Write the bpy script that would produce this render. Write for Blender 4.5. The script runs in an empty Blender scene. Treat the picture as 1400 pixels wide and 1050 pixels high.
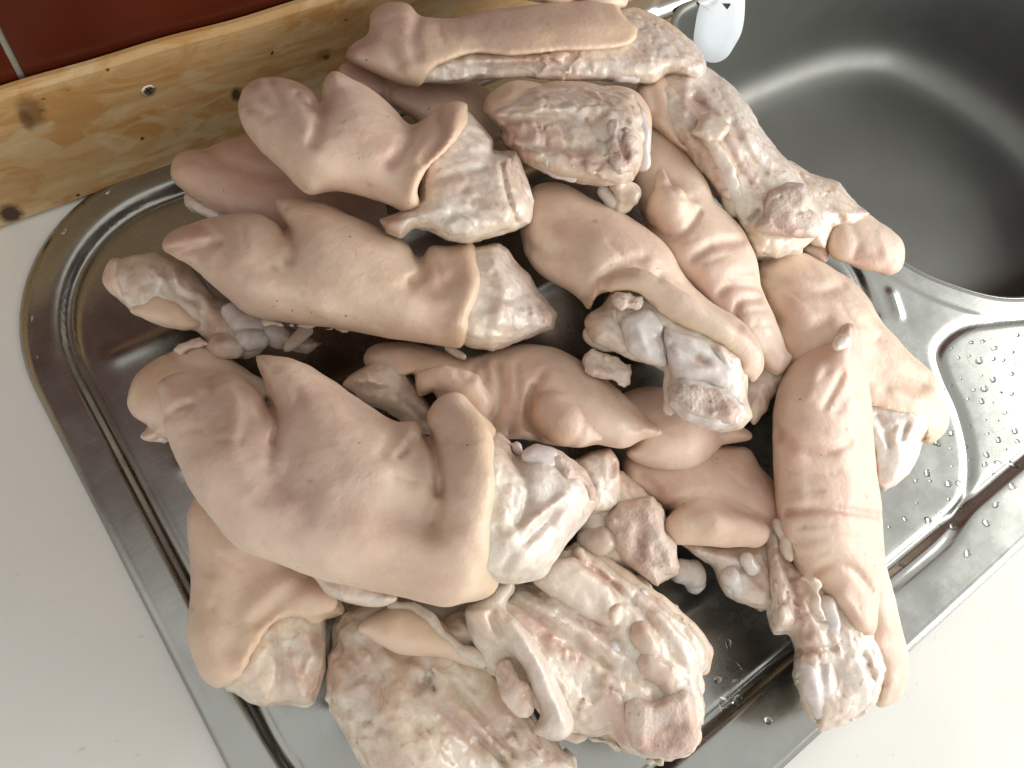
import bpy, bmesh, math, random
import numpy as np
from mathutils import Matrix, Vector

random.seed(7)
scene = bpy.context.scene
C = scene.collection
R = math.radians

# ------------------------------------------------------------------ camera
F = 1050.0                      # focal length in pixels of a 1400 x 1050 picture
HC = 0.445                      # camera height above the drainer, metres
AX = np.array([0.81534685, -0.45064625, 0.36349342])
AY = np.array([-0.53910652, -0.81986932, 0.19281715])
AZ = np.cross(AX, AY)
M = np.array([AX, AY, AZ])      # camera frame -> world
CP = np.array([0.0, 0.0, HC])
cam_d = bpy.data.cameras.new('camera')
cam = bpy.data.objects.new('camera', cam_d); C.objects.link(cam)
cam_d.sensor_width = 36.0; cam_d.lens = F / 1400 * 36.0
cam_d.clip_start = 0.01; cam_d.clip_end = 50
mw = Matrix.Identity(4)
for i in range(3):
    mw[i][0] = M[i, 0]; mw[i][1] = -M[i, 1]; mw[i][2] = -M[i, 2]; mw[i][3] = CP[i]
cam.matrix_world = mw
scene.camera = cam

# ------------------------------------------------------------------ light
world = bpy.data.worlds.new('World'); scene.world = world; world.use_nodes = True
bg = world.node_tree.nodes['Background']
bg.inputs[0].default_value = (1.0, 0.995, 0.985, 1); bg.inputs[1].default_value = 0.74

def area(name, loc, target, sx, sy, power, col):
    l = bpy.data.lights.new(name, 'AREA'); l.shape = 'RECTANGLE'; l.size = sx; l.size_y = sy
    l.energy = power; l.color = col
    o = bpy.data.objects.new(name, l); C.objects.link(o)
    o.location = loc
    o.rotation_euler = (Vector(target) - Vector(loc)).to_track_quat('-Z', 'Y').to_euler()
    return o
area('window_light', (1.22, -0.62, 0.40), (0.20, 0.06, 0.05), 1.3, 0.60, 14.0, (1.0, 0.99, 0.97))

vs = scene.view_settings
scene.display_settings.display_device = 'sRGB'
vs.view_transform = 'Standard'; vs.look = 'None'; vs.exposure = 0.32; vs.gamma = 1.0
vs.use_curve_mapping = False
cy = scene.cycles
cy.max_bounces = 8; cy.diffuse_bounces = 4; cy.glossy_bounces = 4; cy.transmission_bounces = 6
cy.use_denoising = True
cy.sample_clamp_indirect = 6.0
cy.caustics_reflective = False; cy.caustics_refractive = False

# ------------------------------------------------------------------ geometry helpers
def at(px, py, z=0.0):
    """the point at height z (m) that stands at this place of the picture"""
    d = M @ np.array([px - 700.0, py - 525.0, F]); t = (z - HC) / d[2]
    return CP + d * t

def on_y(px, py, y):
    d = M @ np.array([px - 700.0, py - 525.0, F]); t = y / d[1]
    return CP + d * t

def tag(o, label=None, cat=None, group=None, kind=None):
    if label: o['label'] = label
    if cat: o['category'] = cat
    if group: o['group'] = group
    if kind: o['kind'] = kind
    return o

def empty(name, loc):
    o = bpy.data.objects.new(name, None); C.objects.link(o); o.location = loc
    o.empty_display_size = 0.02
    return o

def mesh_obj(name, verts, faces, mat, parent=None, smooth=True, origin=None):
    verts = np.asarray(verts, dtype=np.float64)
    off = np.array(parent.location) if parent is not None else (np.array(origin) if origin is not None else np.zeros(3))
    me = bpy.data.meshes.new(name)
    me.from_pydata((verts - off).tolist(), [], [tuple(f) for f in faces])
    if smooth: me.polygons.foreach_set('use_smooth', [True] * len(me.polygons))
    me.materials.append(mat); me.update()
    o = bpy.data.objects.new(name, me); C.objects.link(o)
    if parent is not None: o.parent = parent
    elif origin is not None: o.location = origin
    return o

# ------------------------------------------------------------------ materials
def new_mat(name):
    m = bpy.data.materials.new(name); m.use_nodes = True
    nt = m.node_tree; p = nt.nodes['Principled BSDF']
    return m, nt, p

class NT:
    def __init__(s, nt): s.nt = nt
    def n(s, t, **kw):
        nd = s.nt.nodes.new(t)
        for k, v in kw.items(): setattr(nd, k, v)
        return nd
    def link(s, a, b): s.nt.links.new(a, b)
    def coord(s): return s.n('ShaderNodeTexCoord').outputs['Object']
    def geo(s): return s.n('ShaderNodeNewGeometry').outputs['Position']
    def noise(s, vec, scale, detail=3, rough=0.55, dist=0.0, out='Fac'):
        nd = s.n('ShaderNodeTexNoise'); nd.inputs['Scale'].default_value = scale
        nd.inputs['Detail'].default_value = detail; nd.inputs['Roughness'].default_value = rough
        nd.inputs['Distortion'].default_value = dist
        if vec is not None: s.link(vec, nd.inputs['Vector'])
        return nd.outputs[out]
    def ramp(s, fac, stops):
        nd = s.n('ShaderNodeValToRGB'); cr = nd.color_ramp
        while len(cr.elements) < len(stops): cr.elements.new(0.5)
        for e, (p, c) in zip(cr.elements, stops):
            e.position = p; e.color = (c[0], c[1], c[2], 1) if isinstance(c, tuple) else (c, c, c, 1)
        s.link(fac, nd.inputs[0]); return nd.outputs[0]
    def mix(s, fac, a, b, mode='MIX'):
        nd = s.n('ShaderNodeMix', data_type='RGBA', blend_type=mode)
        for sock, v in ((nd.inputs[0], fac), (nd.inputs[6], a), (nd.inputs[7], b)):
            if hasattr(v, 'type') and hasattr(v, 'links'): s.link(v, sock)
            elif isinstance(v, tuple): sock.default_value = (*v, 1)
            else: sock.default_value = v
        return nd.outputs[2]
    def math(s, op, a, b=None):
        nd = s.n('ShaderNodeMath', operation=op)
        for sock, v in zip(nd.inputs, (a, b)):
            if v is None: continue
            if hasattr(v, 'links'): s.link(v, sock)
            else: sock.default_value = v
        return nd.outputs[0]
    def bump(s, h, strength, dist, normal=None):
        nd = s.n('ShaderNodeBump'); nd.inputs['Strength'].default_value = strength
        nd.inputs['Distance'].default_value = dist; s.link(h, nd.inputs['Height'])
        if normal is not None: s.link(normal, nd.inputs['Normal'])
        return nd.outputs[0]
    def attr(s, name):
        nd = s.n('ShaderNodeAttribute'); nd.attribute_name = name
        sp = s.n('ShaderNodeSeparateColor'); s.link(nd.outputs['Color'], sp.inputs[0])
        return sp.outputs[0], sp.outputs[1], sp.outputs[2], nd.outputs['Alpha']

def tissue(name, cols, tints, fine, bump1, bump2, rough, sss, speck=0.0, spec=0.5, hair=False, cellular=False, coat=0.12, rich=0.0):
    """cols: three colours mixed by soft noise; tints: yellow, pink, dark, pale pigments"""
    m, nt, p = new_mat(name); t = NT(nt)
    co = t.geo()
    n1 = t.noise(co, 22, 4, 0.6, 0.6); n2 = t.noise(co, 60, 5, 0.62, 0.8)
    c = t.mix(t.ramp(n1, [(0.40, 0.0), (0.62, 1.0)]), cols[0], cols[1])
    c = t.mix(t.ramp(n2, [(0.48, 0.0), (0.74, fine)]), c, cols[2])
    y, k, d, w = t.attr('pigment')
    wob = t.ramp(t.noise(co, 130, 4, 0.65), [(0.3, 0.45), (0.7, 1.0)])
    c = t.mix(t.math('MULTIPLY', y, wob), c, tints[0])
    c = t.mix(t.math('MULTIPLY', w, wob), c, tints[3])
    c = t.mix(t.math('MULTIPLY', k, wob), c, tints[1])
    c = t.mix(t.math('MULTIPLY', d, wob), c, tints[2])
    if rich:
        mp = t.n('ShaderNodeMapping'); mp.inputs['Location'].default_value = (3.1, 1.7, 0.4); t.link(co, mp.inputs['Vector']); co2 = mp.outputs[0]
        mA = t.ramp(t.noise(co, 27, 5, 0.6, 1.0), [(0.48, 0.0), (0.62, 0.75 * rich)])
        mB = t.ramp(t.noise(co2, 30, 4, 0.6, 1.4), [(0.50, 0.0), (0.62, 0.7 * rich)])
        mC = t.ramp(t.noise(co2, 85, 4, 0.6, 1.0), [(0.62, 0.0), (0.68, 0.6 * rich)])
        c = t.mix(mA, c, (0.62, 0.455, 0.35))
        c = t.mix(mB, c, (0.83, 0.78, 0.70))
        c = t.mix(mC, c, (0.42, 0.22, 0.16))
        c = t.mix(t.ramp(t.noise(co, 330, 3, 0.6), [(0.35, 0.0), (0.65, 0.22)]), c, (0.46, 0.33, 0.26))
    if speck:
        sp = t.ramp(t.noise(co, 420, 2, 0.5), [(0.68, 0.0), (0.76, speck)])
        c = t.mix(sp, c, (0.16, 0.055, 0.035))
    if hair:
        sp = t.ramp(t.noise(co, 330, 1, 0.4), [(0.80, 0.0), (0.815, 0.7)])
        c = t.mix(sp, c, (0.07, 0.045, 0.035))
        sp = t.ramp(t.noise(co, 13, 3, 0.5, 0.5), [(0.52, 0.0), (0.72, 0.5)])
        c = t.mix(sp, c, (0.655, 0.465, 0.395))
    t.link(c, p.inputs['Base Color'])
    rr = t.ramp(t.noise(co, 90, 3), [(0.3, rough[0]), (0.7, rough[1])])
    t.link(rr, p.inputs['Roughness'])
    b = t.bump(t.noise(co, 260, 4, 0.6), bump1[0], bump1[1])
    if hair: b = t.bump(t.noise(co, 85, 4, 0.6, 1.2), 0.16, 0.0022, b)
    if cellular:
        v = t.n('ShaderNodeTexVoronoi'); v.inputs['Scale'].default_value = 520; t.link(co, v.inputs['Vector'])
        b = t.bump(v.outputs['Distance'], 0.5, 0.0006, b)
    b = t.bump(t.noise(co, 900, 3, 0.6), bump2[0], bump2[1], b)
    t.link(b, p.inputs['Normal'])
    p.inputs['Subsurface Weight'].default_value = sss
    p.inputs['Subsurface Radius'].default_value = (1.0, 0.45, 0.28)
    p.inputs['Subsurface Scale'].default_value = 0.005
    p.inputs['Specular IOR Level'].default_value = spec
    if not hair:
        p.inputs['Coat Weight'].default_value = coat; p.inputs['Coat Roughness'].default_value = 0.09
    return m

TINT = [(0.76, 0.60, 0.40), (0.52, 0.29, 0.225), (0.20, 0.105, 0.085), (0.84, 0.80, 0.74)]
M_SKIN = tissue('pork_skin', [(0.79, 0.635, 0.485), (0.745, 0.565, 0.435), (0.675, 0.485, 0.39)],
                [(0.70, 0.50, 0.30), (0.60, 0.36, 0.275), (0.36, 0.25, 0.225), (0.79, 0.67, 0.55)],
                0.7, (0.34, 0.0012), (0.2, 0.0003), (0.34, 0.54), 0.4, spec=0.5, hair=True)
M_FLESH = tissue('pork_flesh', [(0.78, 0.68, 0.53), (0.69, 0.55, 0.43), (0.84, 0.79, 0.705)], TINT,
                 0.9, (0.35, 0.0016), (0.25, 0.0005), (0.28, 0.50), 0.45, speck=0.25, coat=0.4, rich=0.7)
M_FAT = tissue('pork_fat', [(0.72, 0.62, 0.49), (0.66, 0.54, 0.42), (0.76, 0.71, 0.63)], TINT,
               0.7, (0.35, 0.0014), (0.2, 0.0004), (0.22, 0.42), 0.25, coat=0.25, rich=0.2)
M_BONE = tissue('joint_bone', [(0.75, 0.72, 0.68), (0.68, 0.60, 0.545), (0.80, 0.78, 0.755)], TINT,
                0.6, (0.15, 0.0010), (0.06, 0.0003), (0.16, 0.36), 0.2, rich=0.12)
M_MARROW = tissue('sawn_bone', [(0.67, 0.55, 0.44), (0.61, 0.47, 0.375), (0.72, 0.63, 0.54)], TINT,
                  0.7, (0.5, 0.0010), (0.4, 0.0005), (0.42, 0.6), 0.12, speck=0.6, cellular=True, coat=0.1, rich=0.45)

# ------------------------------------------------------------------ sculpting: implicit solids turned into meshes
VOX = 0.0015
_rng = np.random.RandomState(5)
_LAT = _rng.rand(32, 32, 32).astype(np.float32) * 2 - 1

def vnoise(p):
    i = np.floor(p).astype(np.int32); f = (p - i).astype(np.float32); f = f * f * (3 - 2 * f)
    a = i & 31; b = (i + 1) & 31
    x0, y0, z0 = a[:, 0], a[:, 1], a[:, 2]; x1, y1, z1 = b[:, 0], b[:, 1], b[:, 2]
    fx, fy, fz = f[:, 0], f[:, 1], f[:, 2]
    L = _LAT
    c00 = L[x0, y0, z0] * (1 - fx) + L[x1, y0, z0] * fx
    c10 = L[x0, y1, z0] * (1 - fx) + L[x1, y1, z0] * fx
    c01 = L[x0, y0, z1] * (1 - fx) + L[x1, y0, z1] * fx
    c11 = L[x0, y1, z1] * (1 - fx) + L[x1, y1, z1] * fx
    return (c00 * (1 - fy) + c10 * fy) * (1 - fz) + (c01 * (1 - fy) + c11 * fy) * fz

def facets(p):
    """random tilted plates, one per cell: torn, angular relief in -1..1"""
    i0 = np.floor(p - 0.5).astype(np.int32)
    best = np.full(len(p), 1e9, np.float32); out = np.zeros(len(p), np.float32)
    for dx in (0, 1):
        for dy in (0, 1):
            for dz in (0, 1):
                c = i0 + np.array([dx, dy, dz]); k = c & 31
                a, b_, c_ = k[:, 0], k[:, 1], k[:, 2]
                j = np.stack([_LAT[a, b_, c_], _LAT[b_, c_, a], _LAT[c_, a, b_]], 1) * 0.45 + 0.5
                r = (p - c - j).astype(np.float32); d = (r * r).sum(1)
                til = np.stack([_LAT[a, c_, b_], _LAT[b_, a, c_], _LAT[(a + 7) & 31, b_, c_]], 1)
                m = d < best
                best = np.where(m, d, best); out = np.where(m, (r * til).sum(1) * 0.8 + til[:, 0] * 0.35, out)
    return out

def catmull(poly, n=4, closed=True):
    p = np.asarray(poly, float); N = len(p); out = []
    rng = range(N) if closed else range(N - 1)
    for i in rng:
        if closed: a, b, c, d = p[i - 1], p[i], p[(i + 1) % N], p[(i + 2) % N]
        else: a, b, c, d = p[max(i - 1, 0)], p[i], p[i + 1], p[min(i + 2, N - 1)]
        for k in range(n):
            t = k / n
            out.append(0.5 * ((2 * b) + (-a + c) * t + (2 * a - 5 * b + 4 * c - d) * t * t + (-a + 3 * b - 3 * c + d) * t ** 3))
    if not closed: out.append(p[-1])
    return np.array(out)

def poly_sdf(X, Y, poly):
    """signed distance to a polygon, positive inside"""
    d = np.full(X.shape, 1e9, np.float32); s = np.zeros(X.shape, bool)
    N = len(poly)
    for i in range(N):
        ax, ay = poly[i]; bx, by = poly[(i + 1) % N]
        ex, ey = bx - ax, by - ay; wx, wy = X - ax, Y - ay
        t = np.clip((wx * ex + wy * ey) / (ex * ex + ey * ey + 1e-9), 0, 1)
        d = np.minimum(d, (wx - ex * t) ** 2 + (wy - ey * t) ** 2)
        if abs(by - ay) > 1e-9:
            c = (ay > Y) != (by > Y)
            s ^= c & (X < (bx - ax) * (Y - ay) / (by - ay) + ax)
    d = np.sqrt(d)
    return np.where(s, d, -d)

def line_dist(X, Y, pl):
    d = np.full(X.shape, 1e9, np.float32)
    if len(pl) == 1: return np.hypot(X - pl[0][0], Y - pl[0][1])
    for (ax, ay), (bx, by) in zip(pl[:-1], pl[1:]):
        ex, ey = bx - ax, by - ay; wx, wy = X - ax, Y - ay
        t = np.clip((wx * ex + wy * ey) / (ex * ex + ey * ey + 1e-9), 0, 1)
        d = np.minimum(d, (wx - ex * t) ** 2 + (wy - ey * t) ** 2)
    return np.sqrt(d)

def blur2(A, r):
    for ax in (0, 1):
        for _ in range(2):
            P = np.concatenate([np.repeat(A.take([0], ax), r + 1, ax), A, np.repeat(A.take([-1], ax), r, ax)], ax)
            c = np.cumsum(P, ax); n = A.shape[ax]
            A = (c.take(range(2 * r + 1, 2 * r + 1 + n), ax) - c.take(range(0, n), ax)) / (2 * r + 1)
    return A

def smin(a, b, k):
    h = np.clip(0.5 + 0.5 * (b - a) / k, 0, 1)
    return b + (a - b) * h - k * h * (1 - h)

def surface_nets(Fv, o, h):
    s = Fv < 0
    c = s[:-1, :-1, :-1].astype(np.int8)
    for a in (0, 1):
        for b in (0, 1):
            for d in (0, 1):
                if a or b or d: c = c + s[a:s.shape[0] - 1 + a, b:s.shape[1] - 1 + b, d:s.shape[2] - 1 + d]
    act = (c > 0) & (c < 8)
    idx = np.argwhere(act)
    if len(idx) == 0: return np.zeros((0, 3)), np.zeros((0, 4), int)
    vid = np.full(act.shape, -1, np.int64); vid[act] = np.arange(len(idx))
    corner = np.array([(a, b, d) for a in (0, 1) for b in (0, 1) for d in (0, 1)])
    vals = np.stack([Fv[idx[:, 0] + q[0], idx[:, 1] + q[1], idx[:, 2] + q[2]] for q in corner], 1)
    acc = np.zeros((len(idx), 3)); cnt = np.zeros(len(idx))
    for i in range(8):
        for j in range(i + 1, 8):
            df = corner[j] - corner[i]
            if np.abs(df).sum() != 1: continue
            va, vb = vals[:, i], vals[:, j]
            m = (va < 0) != (vb < 0)
            t = np.where(m, va / np.where(m, va - vb, 1), 0)
            acc += np.where(m[:, None], corner[i] + df * t[:, None], 0); cnt += m
    V = o + (idx + acc / cnt[:, None]) * h
    quads = []
    nx, ny, nz = Fv.shape
    for ax in range(3):
        sl0 = [slice(None)] * 3; sl1 = [slice(None)] * 3
        sl0[ax] = slice(0, -1); sl1[ax] = slice(1, None)
        a, b = s[tuple(sl0)], s[tuple(sl1)]
        e = np.argwhere(a != b)
        u, v = (ax + 1) % 3, (ax + 2) % 3
        ok = (e[:, u] > 0) & (e[:, v] > 0) & (e[:, u] < Fv.shape[u] - 1) & (e[:, v] < Fv.shape[v] - 1)
        e = e[ok]; flip = a[tuple(e.T)]
        q = []
        for du, dv in ((-1, -1), (0, -1), (0, 0), (-1, 0)):
            k = e.copy(); k[:, u] += du; k[:, v] += dv
            q.append(vid[tuple(k.T)])
        q = np.stack(q, 1)
        q = np.where(flip[:, None], q, q[:, ::-1])
        quads.append(q)
    return V, np.concatenate(quads)

class Part:
    def __init__(s, name, mat, vox=None):
        s.name, s.mat, s.vox = name, mat, vox or (VOX if mat is M_SKIN else 0.0013)
        s.base, s.mods, s.cuts, s.paints, s.parent = [], [], [], [], None
        s.digs = []; s.subs = []; s.label = None
    def inf(s, poly, spine, D, T, k=6, smooth=True, shift=0.0):
        """a closed solid with this outline, domed on both sides; spine gives its heights (cm)"""
        s.base.append(('inf', poly, spine, D, T, k, smooth)); return s
    def tube(s, pts, k=6): s.base.append(('tube', pts, k)); return s
    def dig(s, pts, k=5): s.digs.append((pts, k)); return s
    def cr(s, pl, depth, width, both=False): s.mods.append(('cr', pl, depth, width, both)); return s
    def noise(s, amp, scale, octv=3, ridged=False): s.mods.append(('noise', amp, scale, octv, ridged)); return s
    def fac(s, amp, scale): s.mods.append(('fac', amp, scale)); return s
    def fib(s, ang, amp, scale): s.mods.append(('fib', ang, amp, scale)); return s
    def raw(s, ang, a=1.0):
        s.mods += [('noise', 0.5 * a, 15, 2, False), ('fac', 1.5 * a, 27), ('fac', 0.45 * a, 10), ('fib', ang, 0.5 * a, 3.6), ('noise', 0.25 * a, 3.2, 1, False), ('vein', 0.9 * a, 24)]; return s
    def cut(s, poly, k=2.0, rag=0.0, rim=0): s.cuts.append((poly, k, rag, rim)); return s
    def paint(s, ch, pl, w, a=1.0): s.paints.append((ch, pl, w, a)); return s
    def sub(s, part): s.subs.append(part); return s

    def tubepts(s, pts):
        out = []
        dz = 0.55 if s.mat is M_BONE else 0.15 if s.mat is M_FAT else 0.0
        for px, py, z, r in pts:
            z = z - dz
            w = at(px, py, z * 0.01); c = M.T @ (w - CP)
            out.append((c[0], c[1], c[2], r * c[2] / F))
        return out

    def build(s, parent, seed=0):
        h = s.vox
        if s.mat in (M_BONE, M_FAT): s.mods += [('noise', 0.9, 11, 2, False), ('fac', 0.4, 8)]
        if s.mat is M_SKIN: s.mods += [('noise', 0.45, 13, 2, False), ('noise', 0.14, 5, 1, False)]
        lo = np.array([1e9] * 3); hi = -lo
        items = []
        for b in s.base:
            if b[0] == 'tube':
                tp = s.tubepts(b[1]); items.append(('tube', tp, b[2]))
                for x, y, z, r in tp:
                    lo = np.minimum(lo, [x - r, y - r, z - r]); hi = np.maximum(hi, [x + r, y + r, z + r])
            else:
                _, poly, spine, D, T, k, smooth = b
                pl = catmull(poly) if smooth else np.array(poly, float)
                dep = []
                for sp in spine:
                    dep.append((M.T @ (at(sp[0], sp[1], sp[2] * 0.01) - CP))[2])
                x0, y0 = pl.min(0); x1, y1 = pl.max(0)
                dl, dh = min(dep), max(dep); sc = 0.5 * (dl + dh) / F
                Tm = T * sc
                for dd in (dl - Tm, dh + Tm):
                    lo = np.minimum(lo, [(x0 - 700) * dd / F, (y0 - 525) * dd / F, dl - Tm])
                    hi = np.maximum(hi, [(x1 - 700) * dd / F, (y1 - 525) * dd / F, dh + Tm])
                items.append(('inf', pl, spine, D, T, k, sc, smooth))
        mg = 0.006
        lo = lo - mg; hi = hi + mg
        n = np.ceil((hi - lo) / h).astype(int) + 1
        xs = (lo[0] + np.arange(n[0]) * h).astype(np.float32)
        ys = (lo[1] + np.arange(n[1]) * h).astype(np.float32)
        zs = (lo[2] + np.arange(n[2]) * h).astype(np.float32)
        Fv = np.full(n, 0.05, np.float32)
        AXD = np.full(n, 0.5 * (lo[2] + hi[2]), np.float32)      # depth of the nearest core
        def sub(l, u):
            return tuple(slice(max(0, int((l[i] - lo[i]) / h) - 1), min(n[i], int((u[i] - lo[i]) / h) + 2)) for i in range(3))
        def seg(p, q, box):
            X = xs[box[0]][:, None, None]; Y = ys[box[1]][None, :, None]; Z = zs[box[2]][None, None, :]
            e = np.array(q[:3]) - np.array(p[:3]); L = float(e @ e) + 1e-12
            t = np.clip(((X - p[0]) * e[0] + (Y - p[1]) * e[1] + (Z - p[2]) * e[2]) / L, 0, 1)
            zc = p[2] + e[2] * t
            d = np.sqrt((X - p[0] - e[0] * t) ** 2 + (Y - p[1] - e[1] * t) ** 2 + (Z - zc) ** 2) - (p[3] + (q[3] - p[3]) * t)
            return d.astype(np.float32), zc
        def chain(tp, m):
            arr = np.array(tp); r = arr[:, 3].max() + m
            l = arr[:, :3].min(0) - r; u = arr[:, :3].max(0) + r
            box = sub(l, u); d = None
            if len(tp) == 1: tp = [tp[0], (tp[0][0] + 1e-5, *tp[0][1:])]
            for p, q in zip(tp[:-1], tp[1:]):
                a, zc = seg(p, q, box)
                if d is None: d, dz = a, np.broadcast_to(zc, a.shape).copy()
                else:
                    mm = a < d; d = np.where(mm, a, d); dz = np.where(mm, zc, dz)
            return box, d, dz
        for it in items:
            if it[0] == 'tube':
                k = it[2] * 0.001
                box, d, dz = chain(it[1], k + 0.012)
            else:
                _, pl, spine, D, T, k, sc, smooth = it; k *= 0.001
                px0, py0 = pl.min(0) - 40; px1, py1 = pl.max(0) + 40
                st = 2.0
                gx = np.arange(px0, px1 + st, st); gy = np.arange(py0, py1 + st, st)
                GX, GY = np.meshgrid(gx, gy, indexing='ij')
                d2 = poly_sdf(GX.astype(np.float32), GY.astype(np.float32), pl)
                if smooth and D > 24:                     # round off the ridges of the distance field
                    dc = np.clip(d2, -40, D * 1.15); bl = blur2(dc, max(2, int(D * 0.16)))
                    wgt = np.clip((d2 - 3) / (D * 0.45), 0, 1); wgt = wgt * wgt * (3 - 2 * wgt)
                    d2 = d2 * (1 - wgt) + bl * wgt
                wz = 0; ws = 0
                for sp in spine:
                    w = 1.0 / (((GX - sp[0]) ** 2 + (GY - sp[1]) ** 2) + 900.0) ** 1.5
                    wz = wz + w * sp[2] * 0.01; ws = ws + w
                zz = wz / ws
                dz_ = M[2, 0] * (GX - 700) + M[2, 1] * (GY - 525) + M[2, 2] * F
                dep2 = (zz - HC) / dz_ * F
                box = (slice(0, n[0]), slice(0, n[1]), slice(0, n[2]))
                X = xs[:, None, None]; Y = ys[None, :, None]; Z = zs[None, None, :]
                PX = (700 + F * X / Z); PY = (525 + F * Y / Z)
                PX, PY = np.broadcast_arrays(PX, PY)
                fx = np.clip((PX - gx[0]) / st, 0, len(gx) - 1.001); fy = np.clip((PY - gy[0]) / st, 0, len(gy) - 1.001)
                ix = fx.astype(np.int32); iy = fy.astype(np.int32); fx = (fx - ix).astype(np.float32); fy = (fy - iy).astype(np.float32)
                def bil(A):
                    A = A.astype(np.float32)
                    return (A[ix, iy] * (1 - fx) + A[ix + 1, iy] * fx) * (1 - fy) + (A[ix, iy + 1] * (1 - fx) + A[ix + 1, iy + 1] * fx) * fy
                din = bil(d2); dz = bil(dep2)
                q = np.maximum(D - din, 0) / D
                d = (np.sqrt(q * q + ((Z - dz) / (T * sc)) ** 2) - 1) * (min(D, T) * sc)
            cur = Fv[box]
            AXD[box] = np.where(d < cur, dz, AXD[box])
            Fv[box] = smin(cur, d, k) if len(items) > 1 else np.minimum(cur, d)
        for pts, k in s.digs:
            box, d, dz = chain(s.tubepts(pts), k * 0.001 + 0.008)
            Fv[box] = -smin(-Fv[box], d, k * 0.001)
        # ---- sculpting on the band round the surface
        band = np.abs(Fv) < 0.011
        ii = np.argwhere(band)
        cx = xs[ii[:, 0]]; cyy = ys[ii[:, 1]]; cz = zs[ii[:, 2]]
        PX = 700 + F * cx / cz; PY = 525 + F * cyy / cz
        val = Fv[band].copy()
        side = np.clip((AXD[band] - cz) / 0.012 + 0.4, 0, 1)
        P3 = np.stack([cx, cyy, cz], 1)
        for md in s.mods:
            if md[0] == 'cr':
                _, pl, depth, width, both = md
                pl = catmull(pl, 4, False) if len(pl) > 2 else pl
                near = (PX > min(p[0] for p in pl) - 3 * width) & (PX < max(p[0] for p in pl) + 3 * width) & \
                       (PY > min(p[1] for p in pl) - 3 * width) & (PY < max(p[1] for p in pl) + 3 * width)
                if not near.any(): continue
                d = line_dist(PX[near], PY[near], pl)
                g = np.exp(-(d / (width * 0.8)) ** 2) * depth * 0.001 * (0.82 if s.mat is M_SKIN else 0.85)
                val[near] += g if both else g * side[near]
            elif md[0] == 'fac':
                w = np.stack([vnoise(P3 * 160 + q * 9.1 + seed) for q in range(3)], 1) * 0.25
                val += facets(P3 * (1000.0 / md[2]) + w + seed * 3.3) * md[1] * 0.001
            elif md[0] == 'vein':
                w = np.stack([vnoise(P3 * 120 + q * 5.3 + seed) for q in range(3)], 1) * 0.5
                nv = vnoise(P3 * (1000.0 / md[2]) + w + seed * 2.1 + md[2])
                val += np.exp(-(nv / 0.11) ** 2) * md[1] * 0.001
            elif md[0] == 'fib':
                ca, sa = math.cos(R(md[1])), math.sin(R(md[1])); f = 1000.0 / md[3]
                u = cx * ca + cyy * sa; v = -cx * sa + cyy * ca
                wv = vnoise(P3 * 90 + seed) * 0.9
                q = np.stack([u * f * 0.16, v * f + wv, cz * f], 1)
                val += (1 - 2 * np.abs(vnoise(q + seed))) * md[2] * 0.001
            else:
                _, amp, scale, octv, ridged = md
                a = amp * 0.001; f = 1000.0 / scale
                for o in range(octv):
                    nv = vnoise(P3 * f + seed * 7.31 + o * 3.7)
                    if ridged: nv = 1 - 2 * np.abs(nv)
                    val += nv * a; a *= 0.5; f *= 2.07
        rimv = None
        for poly, k, rag, rim in s.cuts:
            d = poly_sdf(PX, PY, catmull(poly, 3) if len(poly) > 4 else np.array(poly, float)) * (cz / F)
            if rag: d = d + vnoise(P3 * 260 + seed) * rag * 0.001 + vnoise(P3 * 640 + seed) * rag * 0.0006
            val = -smin(-val, -d, k * 0.001)
        Fv[band] = val
        big = (~band) & (Fv < 0)
        if s.cuts and big.any():
            jj = np.argwhere(big)
            X = xs[jj[:, 0]]; Y = ys[jj[:, 1]]; Z = zs[jj[:, 2]]
            v = Fv[big]
            for poly, k, rag, rim in s.cuts:
                pp = catmull(poly, 3) if len(poly) > 4 else np.array(poly, float)
                d = poly_sdf(700 + F * X / Z, 525 + F * Y / Z, pp) * (Z / F)
                v = np.maximum(v, d)
            Fv[big] = v
        Fv[[0, -1]] = np.maximum(Fv[[0, -1]], 0.001); Fv[:, [0, -1]] = np.maximum(Fv[:, [0, -1]], 0.001)
        Fv[:, :, [0, -1]] = np.maximum(Fv[:, :, [0, -1]], 0.001)
        V, Q = surface_nets(Fv, lo, h)
        if len(V) == 0: print('EMPTY', s.name); return None
        # ---- pigment
        px = (700 + F * V[:, 0] / V[:, 2]); py = (525 + F * V[:, 1] / V[:, 2])
        col = np.zeros((len(V), 4), np.float32)
        for ch, pl, w, a in s.paints:
            if len(pl) > 2: pl = catmull(pl, 4, False)
            d = line_dist(px, py, pl)
            c = 'ypdw'.index(ch)
            if s.mat is not M_SKIN and ch in 'pd': a, w = min(1.0, a * 1.4), w * 1.15
            elif s.mat is M_SKIN and ch == 'p': a = min(1.0, a * 1.25)
            col[:, c] = np.maximum(col[:, c], a * np.exp(-(d / w) ** 2))
        for poly, k, rag, rim in s.cuts:
            if rim:
                d = -poly_sdf(px, py, catmull(poly, 3) if len(poly) > 4 else np.array(poly, float))
                col[:, 0] = np.maximum(col[:, 0], 0.6 * np.exp(-(np.maximum(d, 0) / rim) ** 2))
        W = CP + V @ M.T
        off = np.array(parent_loc(parent))
        me = bpy.data.meshes.new(s.name)
        nv, nq = len(W), len(Q); _tris[0] += 2 * nq
        me.vertices.add(nv); me.vertices.foreach_set('co', (W - off).astype(np.float32).ravel())
        me.loops.add(nq * 4); me.loops.foreach_set('vertex_index', Q.astype(np.int32).ravel())
        me.polygons.add(nq); me.polygons.foreach_set('loop_start', np.arange(0, nq * 4, 4, dtype=np.int32))
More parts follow.
